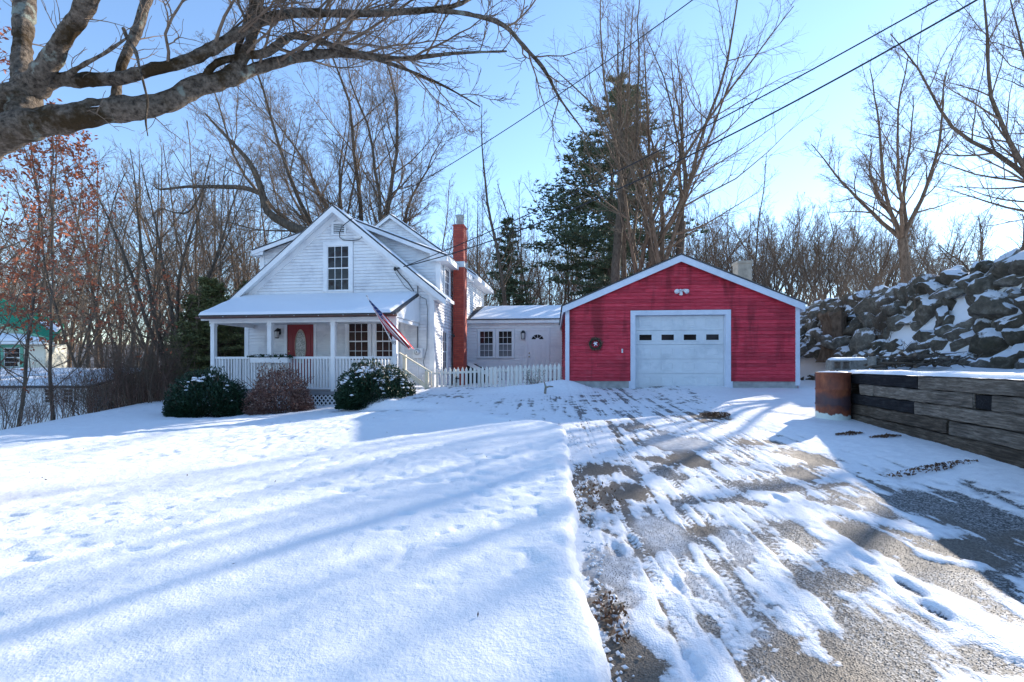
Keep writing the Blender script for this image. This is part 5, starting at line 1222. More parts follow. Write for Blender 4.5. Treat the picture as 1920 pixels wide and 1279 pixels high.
# ------------------------------------------------------------------ tree growing
TWOPI = 2*pi
class Grow:
    def __init__(s, seed): s.r = random.Random(seed); s.L = {}
    def add(s, pts, rad, lev): s.L.setdefault(lev, []).append((pts, rad))
    def branch(s, p, d, length, r0, r1, n, lev, wob=.15, up=.0, droop=0.0):
        """wandering tapered polyline; returns list of (point, direction, radius)"""
        r = s.r; pts = [tuple(p)]; rad = [r0]; dx, dy, dz = d; st = length/n; out_ = [(tuple(p), (dx, dy, dz), r0)]
        x, y, z = p
        for i in range(n):
            dx += r.gauss(0, wob); dy += r.gauss(0, wob); dz += r.gauss(0, wob*.7)+up-droop*(i/n)
            m_ = sqrt(dx*dx+dy*dy+dz*dz); dx /= m_; dy /= m_; dz /= m_
            x += dx*st; y += dy*st; z += dz*st; q = r0+(r1-r0)*((i+1)/n)**.85
            pts.append((x, y, z)); rad.append(q); out_.append(((x, y, z), (dx, dy, dz), q))
        s.add(pts, rad, lev); return out_
    def side(s, d, ang):     # direction at angle ang from d
        r = s.r; ax, ay, az = r.gauss(0, 1), r.gauss(0, 1), r.gauss(0, 1); dt = ax*d[0]+ay*d[1]+az*d[2]
        ax -= dt*d[0]; ay -= dt*d[1]; az -= dt*d[2]; m_ = sqrt(ax*ax+ay*ay+az*az)+1e-9
        c, s_ = cos(ang), sin(ang)/m_; return (d[0]*c+ax*s_, d[1]*c+ay*s_, d[2]*c+az*s_)
    def twigs(s, nodes, length, per, lev, depth, ang=(.5, 1.0), up=.05, t0=.2, rk=.5, rmin=.004, wob=.16, n=4):
        """spray of side shoots along a branch, recursively"""
        r = s.r; k = len(nodes)-1
        for i in range(per):
            t = t0+(1-t0)*(i+r.random())/per; j = min(k-1, int(t*k)); f = t*k-j
            a, b = nodes[j], nodes[j+1]; p = tuple(a[0][q]*(1-f)+b[0][q]*f for q in range(3)); rr_ = a[2]*(1-f)+b[2]*f
            ln = length*(1-.55*t)*r.uniform(.6, 1.25); d = s.side(a[1], r.uniform(*ang))
            q0 = max(rmin, min(rr_*.85, rr_*rk+.002, ln*.0115+.001)); nd = s.branch(p, d, ln, q0, rmin*.7, max(2, n), lev, wob, up)
            if depth > 0: s.twigs(nd, ln*.55, max(3, int(per*.75)), lev+1, depth-1, ang, up, .15, rk, rmin, wob, max(2, n-1))
RAD = [None]
def tubes(lists, side_n):
    """list of (pts, rad) -> V, F, all with side_n sides; grouped by length"""
    Vs, Fs, Rs = [], [], []; off = 0; by = {}
    for p, r in lists: by.setdefault(len(p), []).append((p, r))
    ang = np.arange(side_n)*TWOPI/side_n; ca, sa = np.cos(ang), np.sin(ang)
    for k, L in by.items():
        P = np.array([p for p, r in L], float); Rr = np.array([r for p, r in L], float); m_ = len(L)
        D = np.empty_like(P); D[:, 1:-1] = P[:, 2:]-P[:, :-2]; D[:, 0] = P[:, 1]-P[:, 0]; D[:, -1] = P[:, -1]-P[:, -2]
        D /= np.linalg.norm(D, axis=2, keepdims=True)+1e-9
        H = np.zeros((m_, 1, 3)); ov_ = P[:, -1]-P[:, 0]; steep = np.abs(ov_[:, 2]) > .8*np.linalg.norm(ov_, axis=1); H[steep, 0] = (1, 0, 0); H[~steep, 0] = (0, 0, 1)
        E1 = np.cross(D, H); E1 /= np.linalg.norm(E1, axis=2, keepdims=True)+1e-9; E2 = np.cross(D, E1)
        V = P[:, :, None]+Rr[:, :, None, None]*(E1[:, :, None]*ca[None, None, :, None]+E2[:, :, None]*sa[None, None, :, None])
        Vs.append(V.reshape(-1, 3)); Rs.append(np.repeat(Rr.reshape(-1), side_n))
        i, j, q = np.meshgrid(np.arange(m_), np.arange(k-1), np.arange(side_n), indexing='ij'); q2 = (q+1) % side_n
        b = off+i*k*side_n+j*side_n; Fs.append(np.stack([b+q, b+q2, b+q2+side_n, b+q+side_n], -1).reshape(-1, 4)); off += m_*k*side_n
    RAD[0] = np.concatenate(Rs)
    return np.concatenate(Vs), np.concatenate(Fs)
def tree_meshes(g, trunk_levels, bark, twig, sides=(8, 5, 3, 3, 3, 3)):
    def mk(levels, name, mat):
        Vs, Fs, off = [], [], 0
        for lv in levels:
            if lv in g.L:
                V, F = tubes(g.L[lv], sides[min(lv, 5)]); Vs.append(V); Fs.append(F+off); off += len(V)
        return np_mesh(name, np.concatenate(Vs), np.concatenate(Fs), mat, True)
    lv = sorted(g.L)
    return mk([q for q in lv if q <= trunk_levels], 'trunk', bark), mk([q for q in lv if q > trunk_levels], 'crown', twig)
def put_tree(name, meshes, loc, rz, label, cat='tree', group=None, scale=1.0, zs=1.0, extra=()):
    o = empty(name, loc, rz); o.scale = (scale, scale, scale*zs); tag(o, label, cat, group)
    for me in list(meshes)+list(extra): link(me.name.split('.')[0], me, o)
    return o
# kinds of bare trees
def vase_tree(seed, H=22, r=.42, fork=.28, stems=5, spread=.42, nb=10, nt=7, wob=.07, depth=1, rm=.006, tl=.30, low=.3, sup=.02):
    g = Grow(seed); q = g.r
    tr = g.branch((0, 0, -.4), (0, 0, 1), H*fork+.4, r, r*.8, 6, 0, .025)
    p, d, rr_ = tr[-1]
    for i in range(stems):
        az = TWOPI*(i+q.uniform(-.25, .25))/stems; sp = spread*q.uniform(.35, 1.15)
        dd = (cos(az)*sp, sin(az)*sp, 1.0); m_ = sqrt(sp*sp+1); dd = tuple(v/m_ for v in dd)
        ln = H*(1-fork)*q.uniform(.82, 1.04); st = g.branch(p, dd, ln, rr_*q.uniform(.5, .66), .02, 12, 1, wob, sup)
        for k in range(nb):
            t = low*.5+(1-low*.5)*(k+q.random())/nb; j = min(11, int(t*12)); a = st[j]
            l2 = ln*.42*(1-.62*t)*q.uniform(.7, 1.2); b = g.branch(a[0], g.side(a[1], q.uniform(.45, .95)), l2, a[2]*q.uniform(.45, .62), .010, 7, 2, .12, .05)
            g.twigs(b, l2*tl*1.6, nt, 3, depth, (.45, 1.0), .05, .15, .5, rm, .14, 4)
        g.twigs(st[6:], ln*.14, 8, 3, depth, (.4, .9), .06, .1, .4, rm)
    return g
def pole_tree(seed, H=18, r=.2, nb=26, nt=6, lean=0.0, wob=.03, rm=.006, start=.3, depth=1, blen=.22, ang=(.5, 1.0)):
    g = Grow(seed); q = g.r; n_ = 14
    tr = g.branch((0, 0, -.4), (lean, 0, 1), H+.4, r, .02, n_, 0, wob, .01)
    for k in range(nb):
        t = start+(1-start)*(k+q.random())/nb; j = min(n_-1, int(t*n_)); a = tr[j]; f = t*n_-j; b2 = tr[j+1]
        p = tuple(a[0][c]*(1-f)+b2[0][c]*f for c in range(3)); ln = H*blen*(1.15-.9*t)*q.uniform(.6, 1.3)
        b = g.branch(p, g.side(a[1], q.uniform(*ang)), ln, max(.012, a[2]*.42), .007, 6, 2 if ln > 1 else 3, .12, .08)
        g.twigs(b, ln*.5, nt, 3, depth, (.45, .95), .05, .15, .5, rm, .14, 3)
    return g
def pine(seed, H=22, r=.3, mat='needle', base=.18, width=.20, rows=34, tuft=.26, dens=1.0, nper=6):
    g = Grow(seed); q = g.r; tr = g.branch((0, 0, -.4), (0, 0, 1), H+.4, r, .03, 10, 0, .015)
    N = []
    for k in range(rows):
        t = base+(1-base)*(k+.5*q.random())/rows; z = t*H; x, y = [tr[min(10, int(t*10))][0][c] for c in (0, 1)]
        R_l = H*width*(1-t)**.75*(.55 if t < base+.12 else 1)*1.1+.35
        for b_ in range(nper):
            az = q.uniform(0, TWOPI); ln = R_l*q.uniform(.55, 1.15); el = .25-.35*(1-t)+q.uniform(-.1, .15)
            b = g.branch((x, y, z), (cos(az), sin(az), el), ln, .02+.02*(1-t), .008, 5, 2, .07, .035)
            for i in range(int(15*dens*max(1, ln))):
                f = q.uniform(.25, 1)*5; j = min(4, int(f)); f -= j; p = [b[j][0][c]*(1-f)+b[j+1][0][c]*f for c in range(3)]
                sp = .10*ln
                N.append((p[0]+q.gauss(0, sp), p[1]+q.gauss(0, sp), p[2]+q.gauss(0, .05)+.03))
    tk, br = tree_meshes(g, 0, M['bark'], M['twig'])
    br.name = 'bough'
    rs = np.random.RandomState(seed); N = np.repeat(np.array(N), 7, 0); n_ = len(N)
    a = rs.normal(size=(n_, 3)); a[:, 2] = np.abs(a[:, 2])*.6+.1; a /= np.linalg.norm(a, axis=1)[:, None]; b = np.cross(a, rs.normal(size=(n_, 3))); b /= np.linalg.norm(b, axis=1)[:, None]
    s = tuft*rs.uniform(.6, 1.3, (n_, 1)); w = .035*s/.26+.008
    V = np.stack([N-b*w, N+b*w, N+a*s], 1).reshape(-1, 3); F = np.arange(n_*3).reshape(-1, 3)
    return [tk, br, np_mesh('needles', V, F, M[mat])]
def stems(seed, n_=12, H=2.4, spread=.5, per=6, depth=1, r=.014, rm=.004, mat='twig', base=.35, tw=.4):
    """bare shrub of many arching stems"""
    g = Grow(seed); q = g.r
    for i in range(n_):
        az = q.uniform(0, TWOPI); sp = spread*q.uniform(.1, 1.3); d = (cos(az)*sp, sin(az)*sp, 1); m_ = sqrt(1+sp*sp); ln = H*q.uniform(.55, 1.1)
        b = g.branch((q.uniform(-base, base), q.uniform(-base, base), -.1), tuple(v/m_ for v in d), ln, r*q.uniform(.6, 1.3), rm*.8, 7, 0, .10, -.005)
        g.twigs(b, ln*tw, per, 3, depth, (.4, 1.0), .03, .15, .55, rm, .17, 3)
    ls = sorted(g.L); Vs, Fs, off = [], [], 0
    for lv in ls: V, F = tubes(g.L[lv], 4 if lv == 0 else 3); Vs.append(V); Fs.append(F+off); off += len(V)
    return np_mesh('stems', np.concatenate(Vs), np.concatenate(Fs), M[mat], True)
def gz_(x, y): return float(zground(x, y))
# ------------------------------------------------------------------ trees
def px(x, Y): return (x-960)/907*Y
V1 = tree_meshes(vase_tree(1, 24, .44, .30, 9, 1.35, 15, 10, depth=2, rm=.0055, wob=.13, sup=.085, tl=.36), 1, M['bark'], M['twig'])
V2 = tree_meshes(vase_tree(2, 21, .33, .16, 4, .26, 13, 8, rm=.0045), 1, M['bark_warm'], M['twig'])
V3 = tree_meshes(vase_tree(3, 23, .33, .40, 3, .24, 14, 8, rm=.0045), 1, M['bark'], M['twig'])
V4 = tree_meshes(vase_tree(44, 12, .25, .28, 6, 1.0, 12, 8, sup=.05, rm=.003, wob=.10, depth=2, tl=.36), 1, M['bark_warm'], M['twig'])
V5 = tree_meshes(vase_tree(5, 15, .30, .12, 6, .42, 12, 7), 1, M['bark'], M['twig'])
V8 = tree_meshes(vase_tree(8, 16, .15, .22, 3, .30, 10, 7), 1, M['bark'], M['twig'])
V9 = tree_meshes(vase_tree(9, 15, .12, .10, 3, .22, 9, 7), 1, M['bark_warm'], M['twig'])
V10 = tree_meshes(vase_tree(10, 13, .17, .22, 5, .60, 11, 7, wob=.10, sup=.03, rm=.007), 1, M['bark'], M['twig'])
V11 = tree_meshes(vase_tree(11, 14, .19, .30, 4, .50, 12, 7, wob=.10, sup=.03, rm=.007), 1, M['bark_warm'], M['twig'])
V6 = tree_meshes(vase_tree(6, 14, .30, .15, 8, .90, 14, 8, sup=.04, rm=.003, wob=.10, depth=2, tl=.36), 1, M['bark'], M['twig'])
V7 = tree_meshes(vase_tree(7, 6, .22, .15, 6, 1.1, 9, 6, wob=.16), 1, M['bark'], M['twig'])
P1 = tree_meshes(pole_tree(11, 18, .17, 30, 6), 0, M['bark'], M['twig'])
P2 = tree_meshes(pole_tree(12, 16, .13, 26, 6, .05), 0, M['bark_warm'], M['twig'])
P3 = tree_meshes(pole_tree(13, 20, .22, 30, 6, .0, .035), 0, M['bark'], M['twig'])
P4 = tree_meshes(pole_tree(14, 13, .10, 24, 5, .10, .05), 0, M['bark_warm'], M['twig_red'])
P5 = tree_meshes(pole_tree(15, 10, .07, 20, 5, -.06, .05), 0, M['bark'], M['twig_red'])
P6 = tree_meshes(pole_tree(16, 23, .24, 34, 7, .0, .02, start=.35), 0, M['bark_warm'], M['twig'])
# big tree behind the house
x, Y = px(697, 32), 32
put_tree('large_maple', V1, (x, Y, gz_(x, Y)), .6, 'largest bare tree with spreading crown right behind the white house', scale=1.0)
x, Y = px(650, 30), 30
put_tree('forked_tree', V3, (x, Y, gz_(x, Y)), 2.2, 'slender bare tree standing close left of the largest one behind the house', scale=.86)
# leaning tree whose long limb curves over the left of the house roof
g = Grow(77)
def at(x, y, Y): return ((x-960)/907*Y, Y, 1.6+(685-y)/907*Y)
def limb(g, pts, rad, lev=0, sub=3):
    """smooth tapered limb through given points"""
    P = np.array(pts, float); k = len(P); out_ = []; pr = []; rr_ = []
    for i in range(k-1):
        p0 = P[max(0, i-1)]; p1 = P[i]; p2 = P[i+1]; p3 = P[min(k-1, i+2)]
        for s_ in range(sub):
            t = s_/sub; pr.append(.5*((2*p1)+(-p0+p2)*t+(2*p0-5*p1+4*p2-p3)*t*t+(-p0+3*p1-3*p2+p3)*t**3)); rr_.append(rad[i]*(1-t)+rad[i+1]*t)
    pr.append(P[-1]); rr_.append(rad[-1]); g.add([tuple(p) for p in pr], rr_, lev)
    for i, p in enumerate(pr):
        d = pr[min(len(pr)-1, i+1)]-pr[max(0, i-1)]; d = d/np.linalg.norm(d); out_.append((tuple(p), tuple(d), rr_[i]))
    return out_
Yl = 26
base_ = at(640, 520, Yl)
n1 = limb(g, [(base_[0]+2.0, Yl+.5, -.5), (base_[0]+.8, Yl+.2, 3.0), at(590, 455, Yl), at(550, 428, Yl), at(503, 398, Yl), at(488, 350, Yl), at(468, 305, Yl), at(430, 262, Yl), at(400, 230, Yl), at(384, 212, Yl)], [.42, .34, .27, .24, .20, .17, .13, .09, .06, .03])
n2 = limb(g, [at(487, 362, Yl), at(455, 352, Yl), at(400, 350, Yl), at(350, 350, Yl), at(300, 355, Yl), at(288, 347, Yl)], [.13, .12, .10, .07, .05, .02])
n3 = limb(g, [at(382, 352, Yl), at(370, 375, Yl), at(352, 398, Yl), at(325, 398, Yl-.3), at(300, 392, Yl-.3), at(275, 415, Yl-.4)], [.05, .055, .05, .04, .03, .015])
for nd, L_ in ((n1[9:], 3.0), (n2[3:], 1.8), (n3, 1.2)): g.twigs(nd, L_, 12, 2, 1, (.5, 1.1), .05, .1, .45, .007, .13, 5)
o = empty('leaning_tree', (0, 0, 0)); tag(o, 'dark leaning tree whose bent limb arches left over the house roof', 'tree')
for me in tree_meshes(g, 0, M['bark'], M['twig'], (10, 6, 4, 3, 3, 3)): link(me.name.split('.')[0], me, o)
# tall group behind the garage
for i, (xx, Y, ms, sc, rz, lb) in enumerate((
    (1150, 30, V3, 1.0, .3, 'tall bare tree with thick trunk, leftmost of the group behind the garage'),
    (1172, 34, P6, 1.05, 1.3, 'straight bare pole tree between the two left trunks behind the garage'),
    (1196, 29, V2, 1.05, 2.0, 'tall multi-stemmed bare tree in front of the big pine'),
    (1218, 33, P6, 1.0, 4.3, 'straight thin bare tree behind the peak of the garage, left side'),
    (1240, 28, V2, 1.12, 4.0, 'tall bare tree forking right above the garage peak'),
    (1262, 32, V3, .92, 5.0, 'bare tree leaning right, rightmost tall one over the garage'))):
    x = px(xx, Y); put_tree('tall_bare_tree', ms, (x, Y, gz_(x, Y)), rz, lb, 'tree', 'tall bare trees behind the garage', sc)
p1 = pine(31, 24, .34, 'needle', .20, .40, 26, .34, 1.1, 6)
x, Y = px(1143, 40), 40; put_tree('white_pine', p1, (x, Y, gz_(x, Y)), .5, 'tall dark green pine behind the bare trees and red garage', scale=.98)
p2 = pine(32, 13, .16, 'needle', .12, .20, 30, .26, .8, 5)
x, Y = px(955, 38), 38; put_tree('young_pine', p2, (x, Y, gz_(x, Y)), 1.5, 'narrow young pine rising above the breezeway roof', scale=.95)
p3 = pine(33, 5.5, .10, 'hemlock', .05, .34, 26, .17, 1.3, 8)
for i, (xx, Y, sc, lb) in enumerate(((415, 19.5, .85, 'yellow-green hemlock showing through the left end of the porch'), (372, 21.5, .82, 'dull green hemlock left of the porch behind the hedge'), (455, 22.5, 1.0, 'hemlock half hidden behind the left house corner'))):
    x = px(xx, Y); put_tree('hemlock', p3, (x, Y, gz_(x, Y)), i*1.3, lb, 'evergreen tree', 'hemlocks beside the porch', sc)
x, Y = px(1818, 26), 26; put_tree('small_pine', p3, (x, Y, 4.3), 1.0, 'small dark pine on the upper yard above the boulders', scale=.42)
# slim birch-like tree in the gap over the breezeway
x, Y = px(958, 30), 30; put_tree('slim_tree', P3, (x, Y, gz_(x, Y)), .9, 'slim bare tree rising from the gap above the breezeway', scale=.86)
# right-hand trees on the upper yard
put_tree('yard_tree', V4, (px(1702, 21), 21, 4.15), .4, 'bare tree with a stout trunk on the upper yard above the stone bank', scale=.88)
put_tree('broad_yard_tree', V6, (px(2050, 20), 20, 4.4), 2.0, 'huge bare tree whose branches reach in from the right edge', scale=1.12)
put_tree('gnarled_tree', V7, (px(1852, 24), 24, 4.2), 1.0, 'low gnarled bare tree with spreading limbs near the right edge', scale=.85)
put_tree('outer_yard_tree', P3, (19, 13, 4.2), 5.0, 'slim bare tree on the upper yard outside the right edge', scale=.7)
rs = np.random.RandomState(99)
kinds = [P1, P2, P3, V9, P4, P5, V8, V10, V11]
hs = [18, 16, 20, 15, 13, 10, 16, 13, 14]
# woods: left side
lab = ['thin grey bare tree', 'thin brown bare tree', 'tall grey bare tree', 'multi-stemmed bare tree', 'slight reddish bare tree', 'young reddish bare tree', 'forked brown bare tree', 'spreading grey bare tree', 'round-crowned bare tree']
def land(xx):
    for lim, w in ((60, 'above the green roof'), (125, 'behind the low annexe'), (185, 'right of the green roof'), (250, 'over the hedge'), (330, 'left of the hemlocks'), (400, 'above the hemlocks'), (480, 'left of the dormer'), (640, 'left of the gable peak'), (790, 'over the rear gable'), (870, 'beside the red chimney'), (960, 'left of the young pine'), (1050, 'over the breezeway'), (1150, 'over the garage left eave'), (1275, 'left of the garage peak'), (1380, 'between garage peak and chimney'), (1450, 'right of the garage chimney'), (1530, 'over the garage right corner'), (1650, 'left of the stout yard tree'), (1780, 'right of the stout yard tree')):
        if xx < lim: return w
    return 'near the right edge'
def wood(xs, Ys, top, grp, where, ks=None):
    for i, (xx, Y) in enumerate(zip(xs, Ys)):
        k = (ks[i % len(ks)] if ks else rs.randint(7)); x = px(xx, Y); z = gz_(x, Y)
        tt_ = top[0]+(top[1]-top[0])*rs.rand(); Hn = (685-tt_)/907*Y+1.6-z; sc = Hn/hs[k]
        nm = {0: 'bare_tree', 1: 'bare_tree', 2: 'bare_tree', 3: 'multi_stem_tree', 4: 'sapling', 5: 'sapling', 6: 'forked_tree', 7: 'spreading_tree', 8: 'round_tree'}[k]
        put_tree(nm, kinds[k], (x, Y, z), rs.uniform(0, 6.28), lab[k]+' '+where.replace('in the ', '')+', '+land(xx), 'tree', grp, sc)
x, Y = px(325, 22), 22
put_tree('multi_stem_tree', V5, (x, Y, gz_(x, Y)), 1.2, 'bare tree of many fanning stems standing nearest between brush and hemlocks', 'tree', scale=.80)
wood([20, 60, 105, 128, 150, 168, 200, 228, 262, 290, 345, 372, 398, 425, 452, 470], [30, 34, 28, 32, 26, 38, 30, 40, 27, 34, 30, 38, 28, 34, 30, 36], (215, 360), 'bare trees of the near left wood', 'in the near wood')
wood([-60, -20, 10, 45, 88, 120, 145, 185, 215, 245, 275, 305, 335, 360, 385, 410, 440, 480, 510, 540], rs.uniform(42, 62, 20), (270, 430), 'bare trees of the farther left wood', 'in the farther wood', [7, 0, 8, 6, 2])
wood(np.linspace(-100, 560, 30)+rs.uniform(-10, 10, 30), rs.uniform(64, 95, 90), (440, 540), 'far bare trees left of the house', 'far off', [7, 0, 8, 3])
# behind the house and breezeway
wood([585, 615, 770, 800, 830, 868, 888, 905, 925, 985, 1005, 1022, 1045, 1068, 1090, 1110], [44, 52, 46, 55, 42, 44, 48, 40, 52, 44, 40, 50, 46, 42, 50, 45], (300, 440), 'bare trees between house and garage', 'mid-distance')
wood(np.linspace(570, 1130, 50)+rs.uniform(-6, 6, 50), rs.uniform(58, 88, 50), (410, 500), 'far bare trees above the breezeway', 'far off', [7, 8, 0])
# behind the garage to the right
wood([1130, 1290, 1312, 1335, 1352, 1378, 1400, 1425], [38, 40, 34, 44, 38, 46, 50, 44], (290, 430), 'bare trees right behind the garage', 'close behind')
wood(np.linspace(1130, 1700, 60)+rs.uniform(-6, 6, 60), rs.uniform(50, 78, 60), (375, 455), 'row of bare trees beyond the right bank', 'in the far row', [7, 8, 3])
wood([1445, 1482, 1535, 1575, 1618, 1630, 1745, 1765, 1790], [44, 48, 46, 50, 36, 38, 36, 40, 44], (385, 440), 'bare trees between garage and upper yard', 'midway', [7, 8])
wood(np.linspace(1700, 1960, 12)+rs.uniform(-6, 6, 12), rs.uniform(50, 70, 12), (430, 480), 'far bare trees above the boulder bank', 'far off', [7, 8])

# ------------------------------------------------------------------ brush and shrubs
SM = [stems(51, 16, 2.6, .5, 7, 1, mat='twig_red'), stems(52, 14, 3.2, .35, 7, 1, mat='twig'), stems(53, 20, 2.0, .7, 7, 1, mat='twig_red'), stems(54, 12, 3.6, .28, 6, 1, mat='twig')]
def shrub(nm, me, x, y, z, rz, sc, lab_, cat='shrub', grp=None, mats=None):
    o = empty(nm, (x, y, z), rz); o.scale = (sc, sc, sc); tag(o, lab_, cat, grp); link('stems', me, o); return o
n_ = 0
for xx, Y, sc in ((-20, 11.5, .6), (15, 12.2, .6), (48, 13.2, .55), (75, 14.0, .6), (110, 14.2, .6), (140, 15.0, .65), (165, 15.6, .8), (190, 16.2, .8), (215, 16.6, .85), (240, 17, .85), (262, 17.2, .9), (285, 17.2, .9), (305, 17.5, .85), (325, 17.8, .8)):
    x = px(xx, Y); shrub('bare_shrub', SM[n_ % 4], x, Y, gz_(x, Y), n_*1.1, sc, ['first','second','third','fourth','fifth','sixth','seventh','eighth','ninth','tenth','eleventh','twelfth','thirteenth','last'][n_]+' bare shrub from the left in the hedge along the lawn', 'shrub', 'hedge of bare shrubs along the left lawn edge'); n_ += 1
for i in range(46):
    xx = rs.uniform(120, 480); Y = rs.uniform(19, 27); x = px(xx, Y)
    shrub('bare_shrub', SM[i % 4], x, Y, gz_(x, Y), i*.7, rs.uniform(.9, 1.4), 'bare brown undergrowth shrub, '+land(xx), 'shrub', 'undergrowth shrubs of the left wood')
for i in range(26):
    xx = rs.uniform(870, 1120); Y = rs.uniform(30, 38); x = px(xx, Y)
    shrub('bare_shrub', SM[i % 4], x, Y, gz_(x, Y), i*.7, rs.uniform(1.0, 1.5), 'bare undergrowth shrub, '+land(xx), 'shrub', 'undergrowth shrubs behind the breezeway')
for i in range(22):
    y = rs.uniform(13, 23); x = float(foot(y))+rs.uniform(.4, 2.2); z = gz_(x, y) if y > 9 else 4
    shrub('bank_shrub', SM[(i % 2)*2+1], x, y, z, i*.9, rs.uniform(.25, .5), 'thin bare stems growing among the boulders of the bank', 'shrub', 'thin bare stems on the boulder bank')
for i, (xx, Y) in enumerate(((1535, 24), (1560, 25), (1590, 24), (1512, 23))):
    shrub('reed_clump', SM[3], px(xx, Y), Y, 3.6, i, .5, 'tuft of straw-brown stems on top of the bank behind the garage', 'shrub', 'straw-brown stem tufts above the bank')
# small shrub at the fence with fallen birch piece
ms = stems(60, 22, .85, .35, 5, 0, .009, .003, 'twig', .18, .35)
o = shrub('fence_shrub', ms, .62, 14.15, 1.0-.28, 0, 1.0, 'small twiggy shrub in front of the picket fence near the garage')
pts = []
rr0 = random.Random(4)
for i in range(260): a = rr0.uniform(0, 6.28); h = rr0.uniform(.1, .75); rr1 = (.12+.4*h)*rr0.random()**.5; pts.append((rr1*cos(a), rr1*sin(a), h))
leaf_cloud(pts, .022, M['needle'], 'dry_leaves', o, 3)
k = MB(); k.tube([(0, 0, -.06), (.02, 0, .12), (-.02, 0, .24)], [.035, .03, .012], 7); k.tube([(.0, 0, .10), (.12, -.02, .13), (.22, -.02, .12)], [.03, .022, .015], 7)
o = k.build('broken_branch', M['bark_pale'], None, True); o.location = (.88, 12.9, gz_(.88, 12.9)+.0); tag(o, 'short broken forked branch stuck in the snow by the fence shrub', 'branch')
# leafy shrubs before the porch
def dense_shrub(nm, x, y, z, rx, ry, h, n_leaf, size, mat, label, seed, snow=18, box=2.6, cat='shrub'):
    o = empty(nm, (x, y, z)); tag(o, label, cat)
    rs = np.random.RandomState(seed); u = rs.normal(size=(n_leaf, 3)); u /= np.linalg.norm(u, axis=1)[:, None]; u[:, 2] = np.abs(u[:, 2])*np.where(rs.rand(n_leaf) < .4, .35, 1)-.12*rs.rand(n_leaf)
    e_ = 1/(np.abs(u[:, 0])**box+np.abs(u[:, 1])**box+np.abs(u[:, 2])**box)**(1/box)
    lump = .66+.52*fbm(u[:, 0]*2.9+seed, u[:, 1]*2.6+u[:, 2]*2.6, 3)+.16*fbm(u[:, 0]*9+seed, u[:, 2]*9+u[:, 1]*5, 2)
    dpt = 1-.5*rs.rand(n_leaf)**1.8
    Pn = u*(e_*lump*dpt)[:, None]*np.array((rx, ry, h)); Pn[:, 2] = np.maximum(Pn[:, 2], .02+rs.rand(n_leaf)*.08)
    leaf_cloud(Pn, size, mat, 'foliage', o, seed)
    g = Grow(seed)
    for i in range(14):
        a = i/14*TWOPI; d = (cos(a)*.8, sin(a)*.8, .9); g.branch((0, 0, -.05), tuple(v/1.45 for v in d), h*1.1, .02, .006, 6, 0, .12)
    for i in range(110):
        a = g.r.uniform(0, TWOPI); e1 = g.r.uniform(.1, 1.4); q = (cos(a)*cos(e1)*rx*.9, sin(a)*cos(e1)*ry*.9, sin(e1)*h*.95); g.branch(q, (cos(a)*.6, sin(a)*.6, .7), g.r.uniform(.14, .34), .004, .002, 3, 3, .15)
    V, F = tubes(g.L[0], 5); V2_, F2_ = tubes(g.L[3], 3); link('twigs', np_mesh('twigs', np.concatenate([V, V2_]), np.concatenate([F, F2_+len(V)]), M['twig_red']), o)
    if snow:
        vs = []; fs = []; nu2, nv2 = 9, 5; tot = 0
        for i in range(snow):
            a = rs.uniform(0, TWOPI); q = rs.uniform(0, .92)**.7; cx_, cy_ = cos(a)*q*rx*.92, sin(a)*q*ry*.92-.1
            top = h*(max(0, 1-abs(cx_/rx)**box-abs(cy_/ry)**box))**(1/box)*(.86+.1*rs.rand()); s = rs.uniform(.018, .048)
            if i % 5: cx_, cy_ = c0[0]+rs.normal(0, .05), c0[1]+rs.normal(0, .05); top = h*(max(0, 1-abs(cx_/rx)**box-abs(cy_/ry)**box))**(1/box)*(c0[2]+.03*rs.randn())
            else: c0 = (cx_, cy_, top/(h*(max(1e-3, 1-abs(cx_/rx)**box-abs(cy_/ry)**box))**(1/box)))
            A2, B2 = np.meshgrid(np.linspace(0, TWOPI, nu2), np.linspace(-.5, pi/2, nv2)); rr2 = 1+.5*(fbm(A2*1.2+i*3, B2*1.5+i, 2)-.5)*np.cos(B2)
            V = np.stack([np.cos(A2)*np.cos(B2)*rr2*1.25, np.sin(A2)*np.cos(B2)*rr2, np.sin(B2)*.62], -1).reshape(-1, 3)*s
            fs.append(grid_faces(nu2, nv2)+tot); vs.append(V+np.array((cx_, cy_, top))); tot += len(V)
        link('snow_clumps', np_mesh('snow_clumps', np.concatenate(vs), np.concatenate(fs), M['roof_snow'], True), o)
    return o
x, y = px(388, 13.4), 13.4; dense_shrub('yew_bush', x, y, gz_(x, y)-.05, 1.02, .85, 1.15, 34000, .034, M['yew'], 'dark green bush with a little snow at the left end of the porch', 5, 90)
x, y = px(704, 12.9), 12.9; dense_shrub('yew_bush', x, y, gz_(x, y)-.05, 1.0, .85, 1.12, 34000, .034, M['yew'], 'dark green bush capped with much snow at the right end of the porch', 6, 420)
x, y = px(524, 13.7), 13.7; dense_shrub('barberry_bush', x, y, gz_(x, y)-.05, .90, .7, 1.30, 17000, .030, M['barberry'], 'rounded reddish brown bush in front of the porch lattice', 7, 0, 2.0)
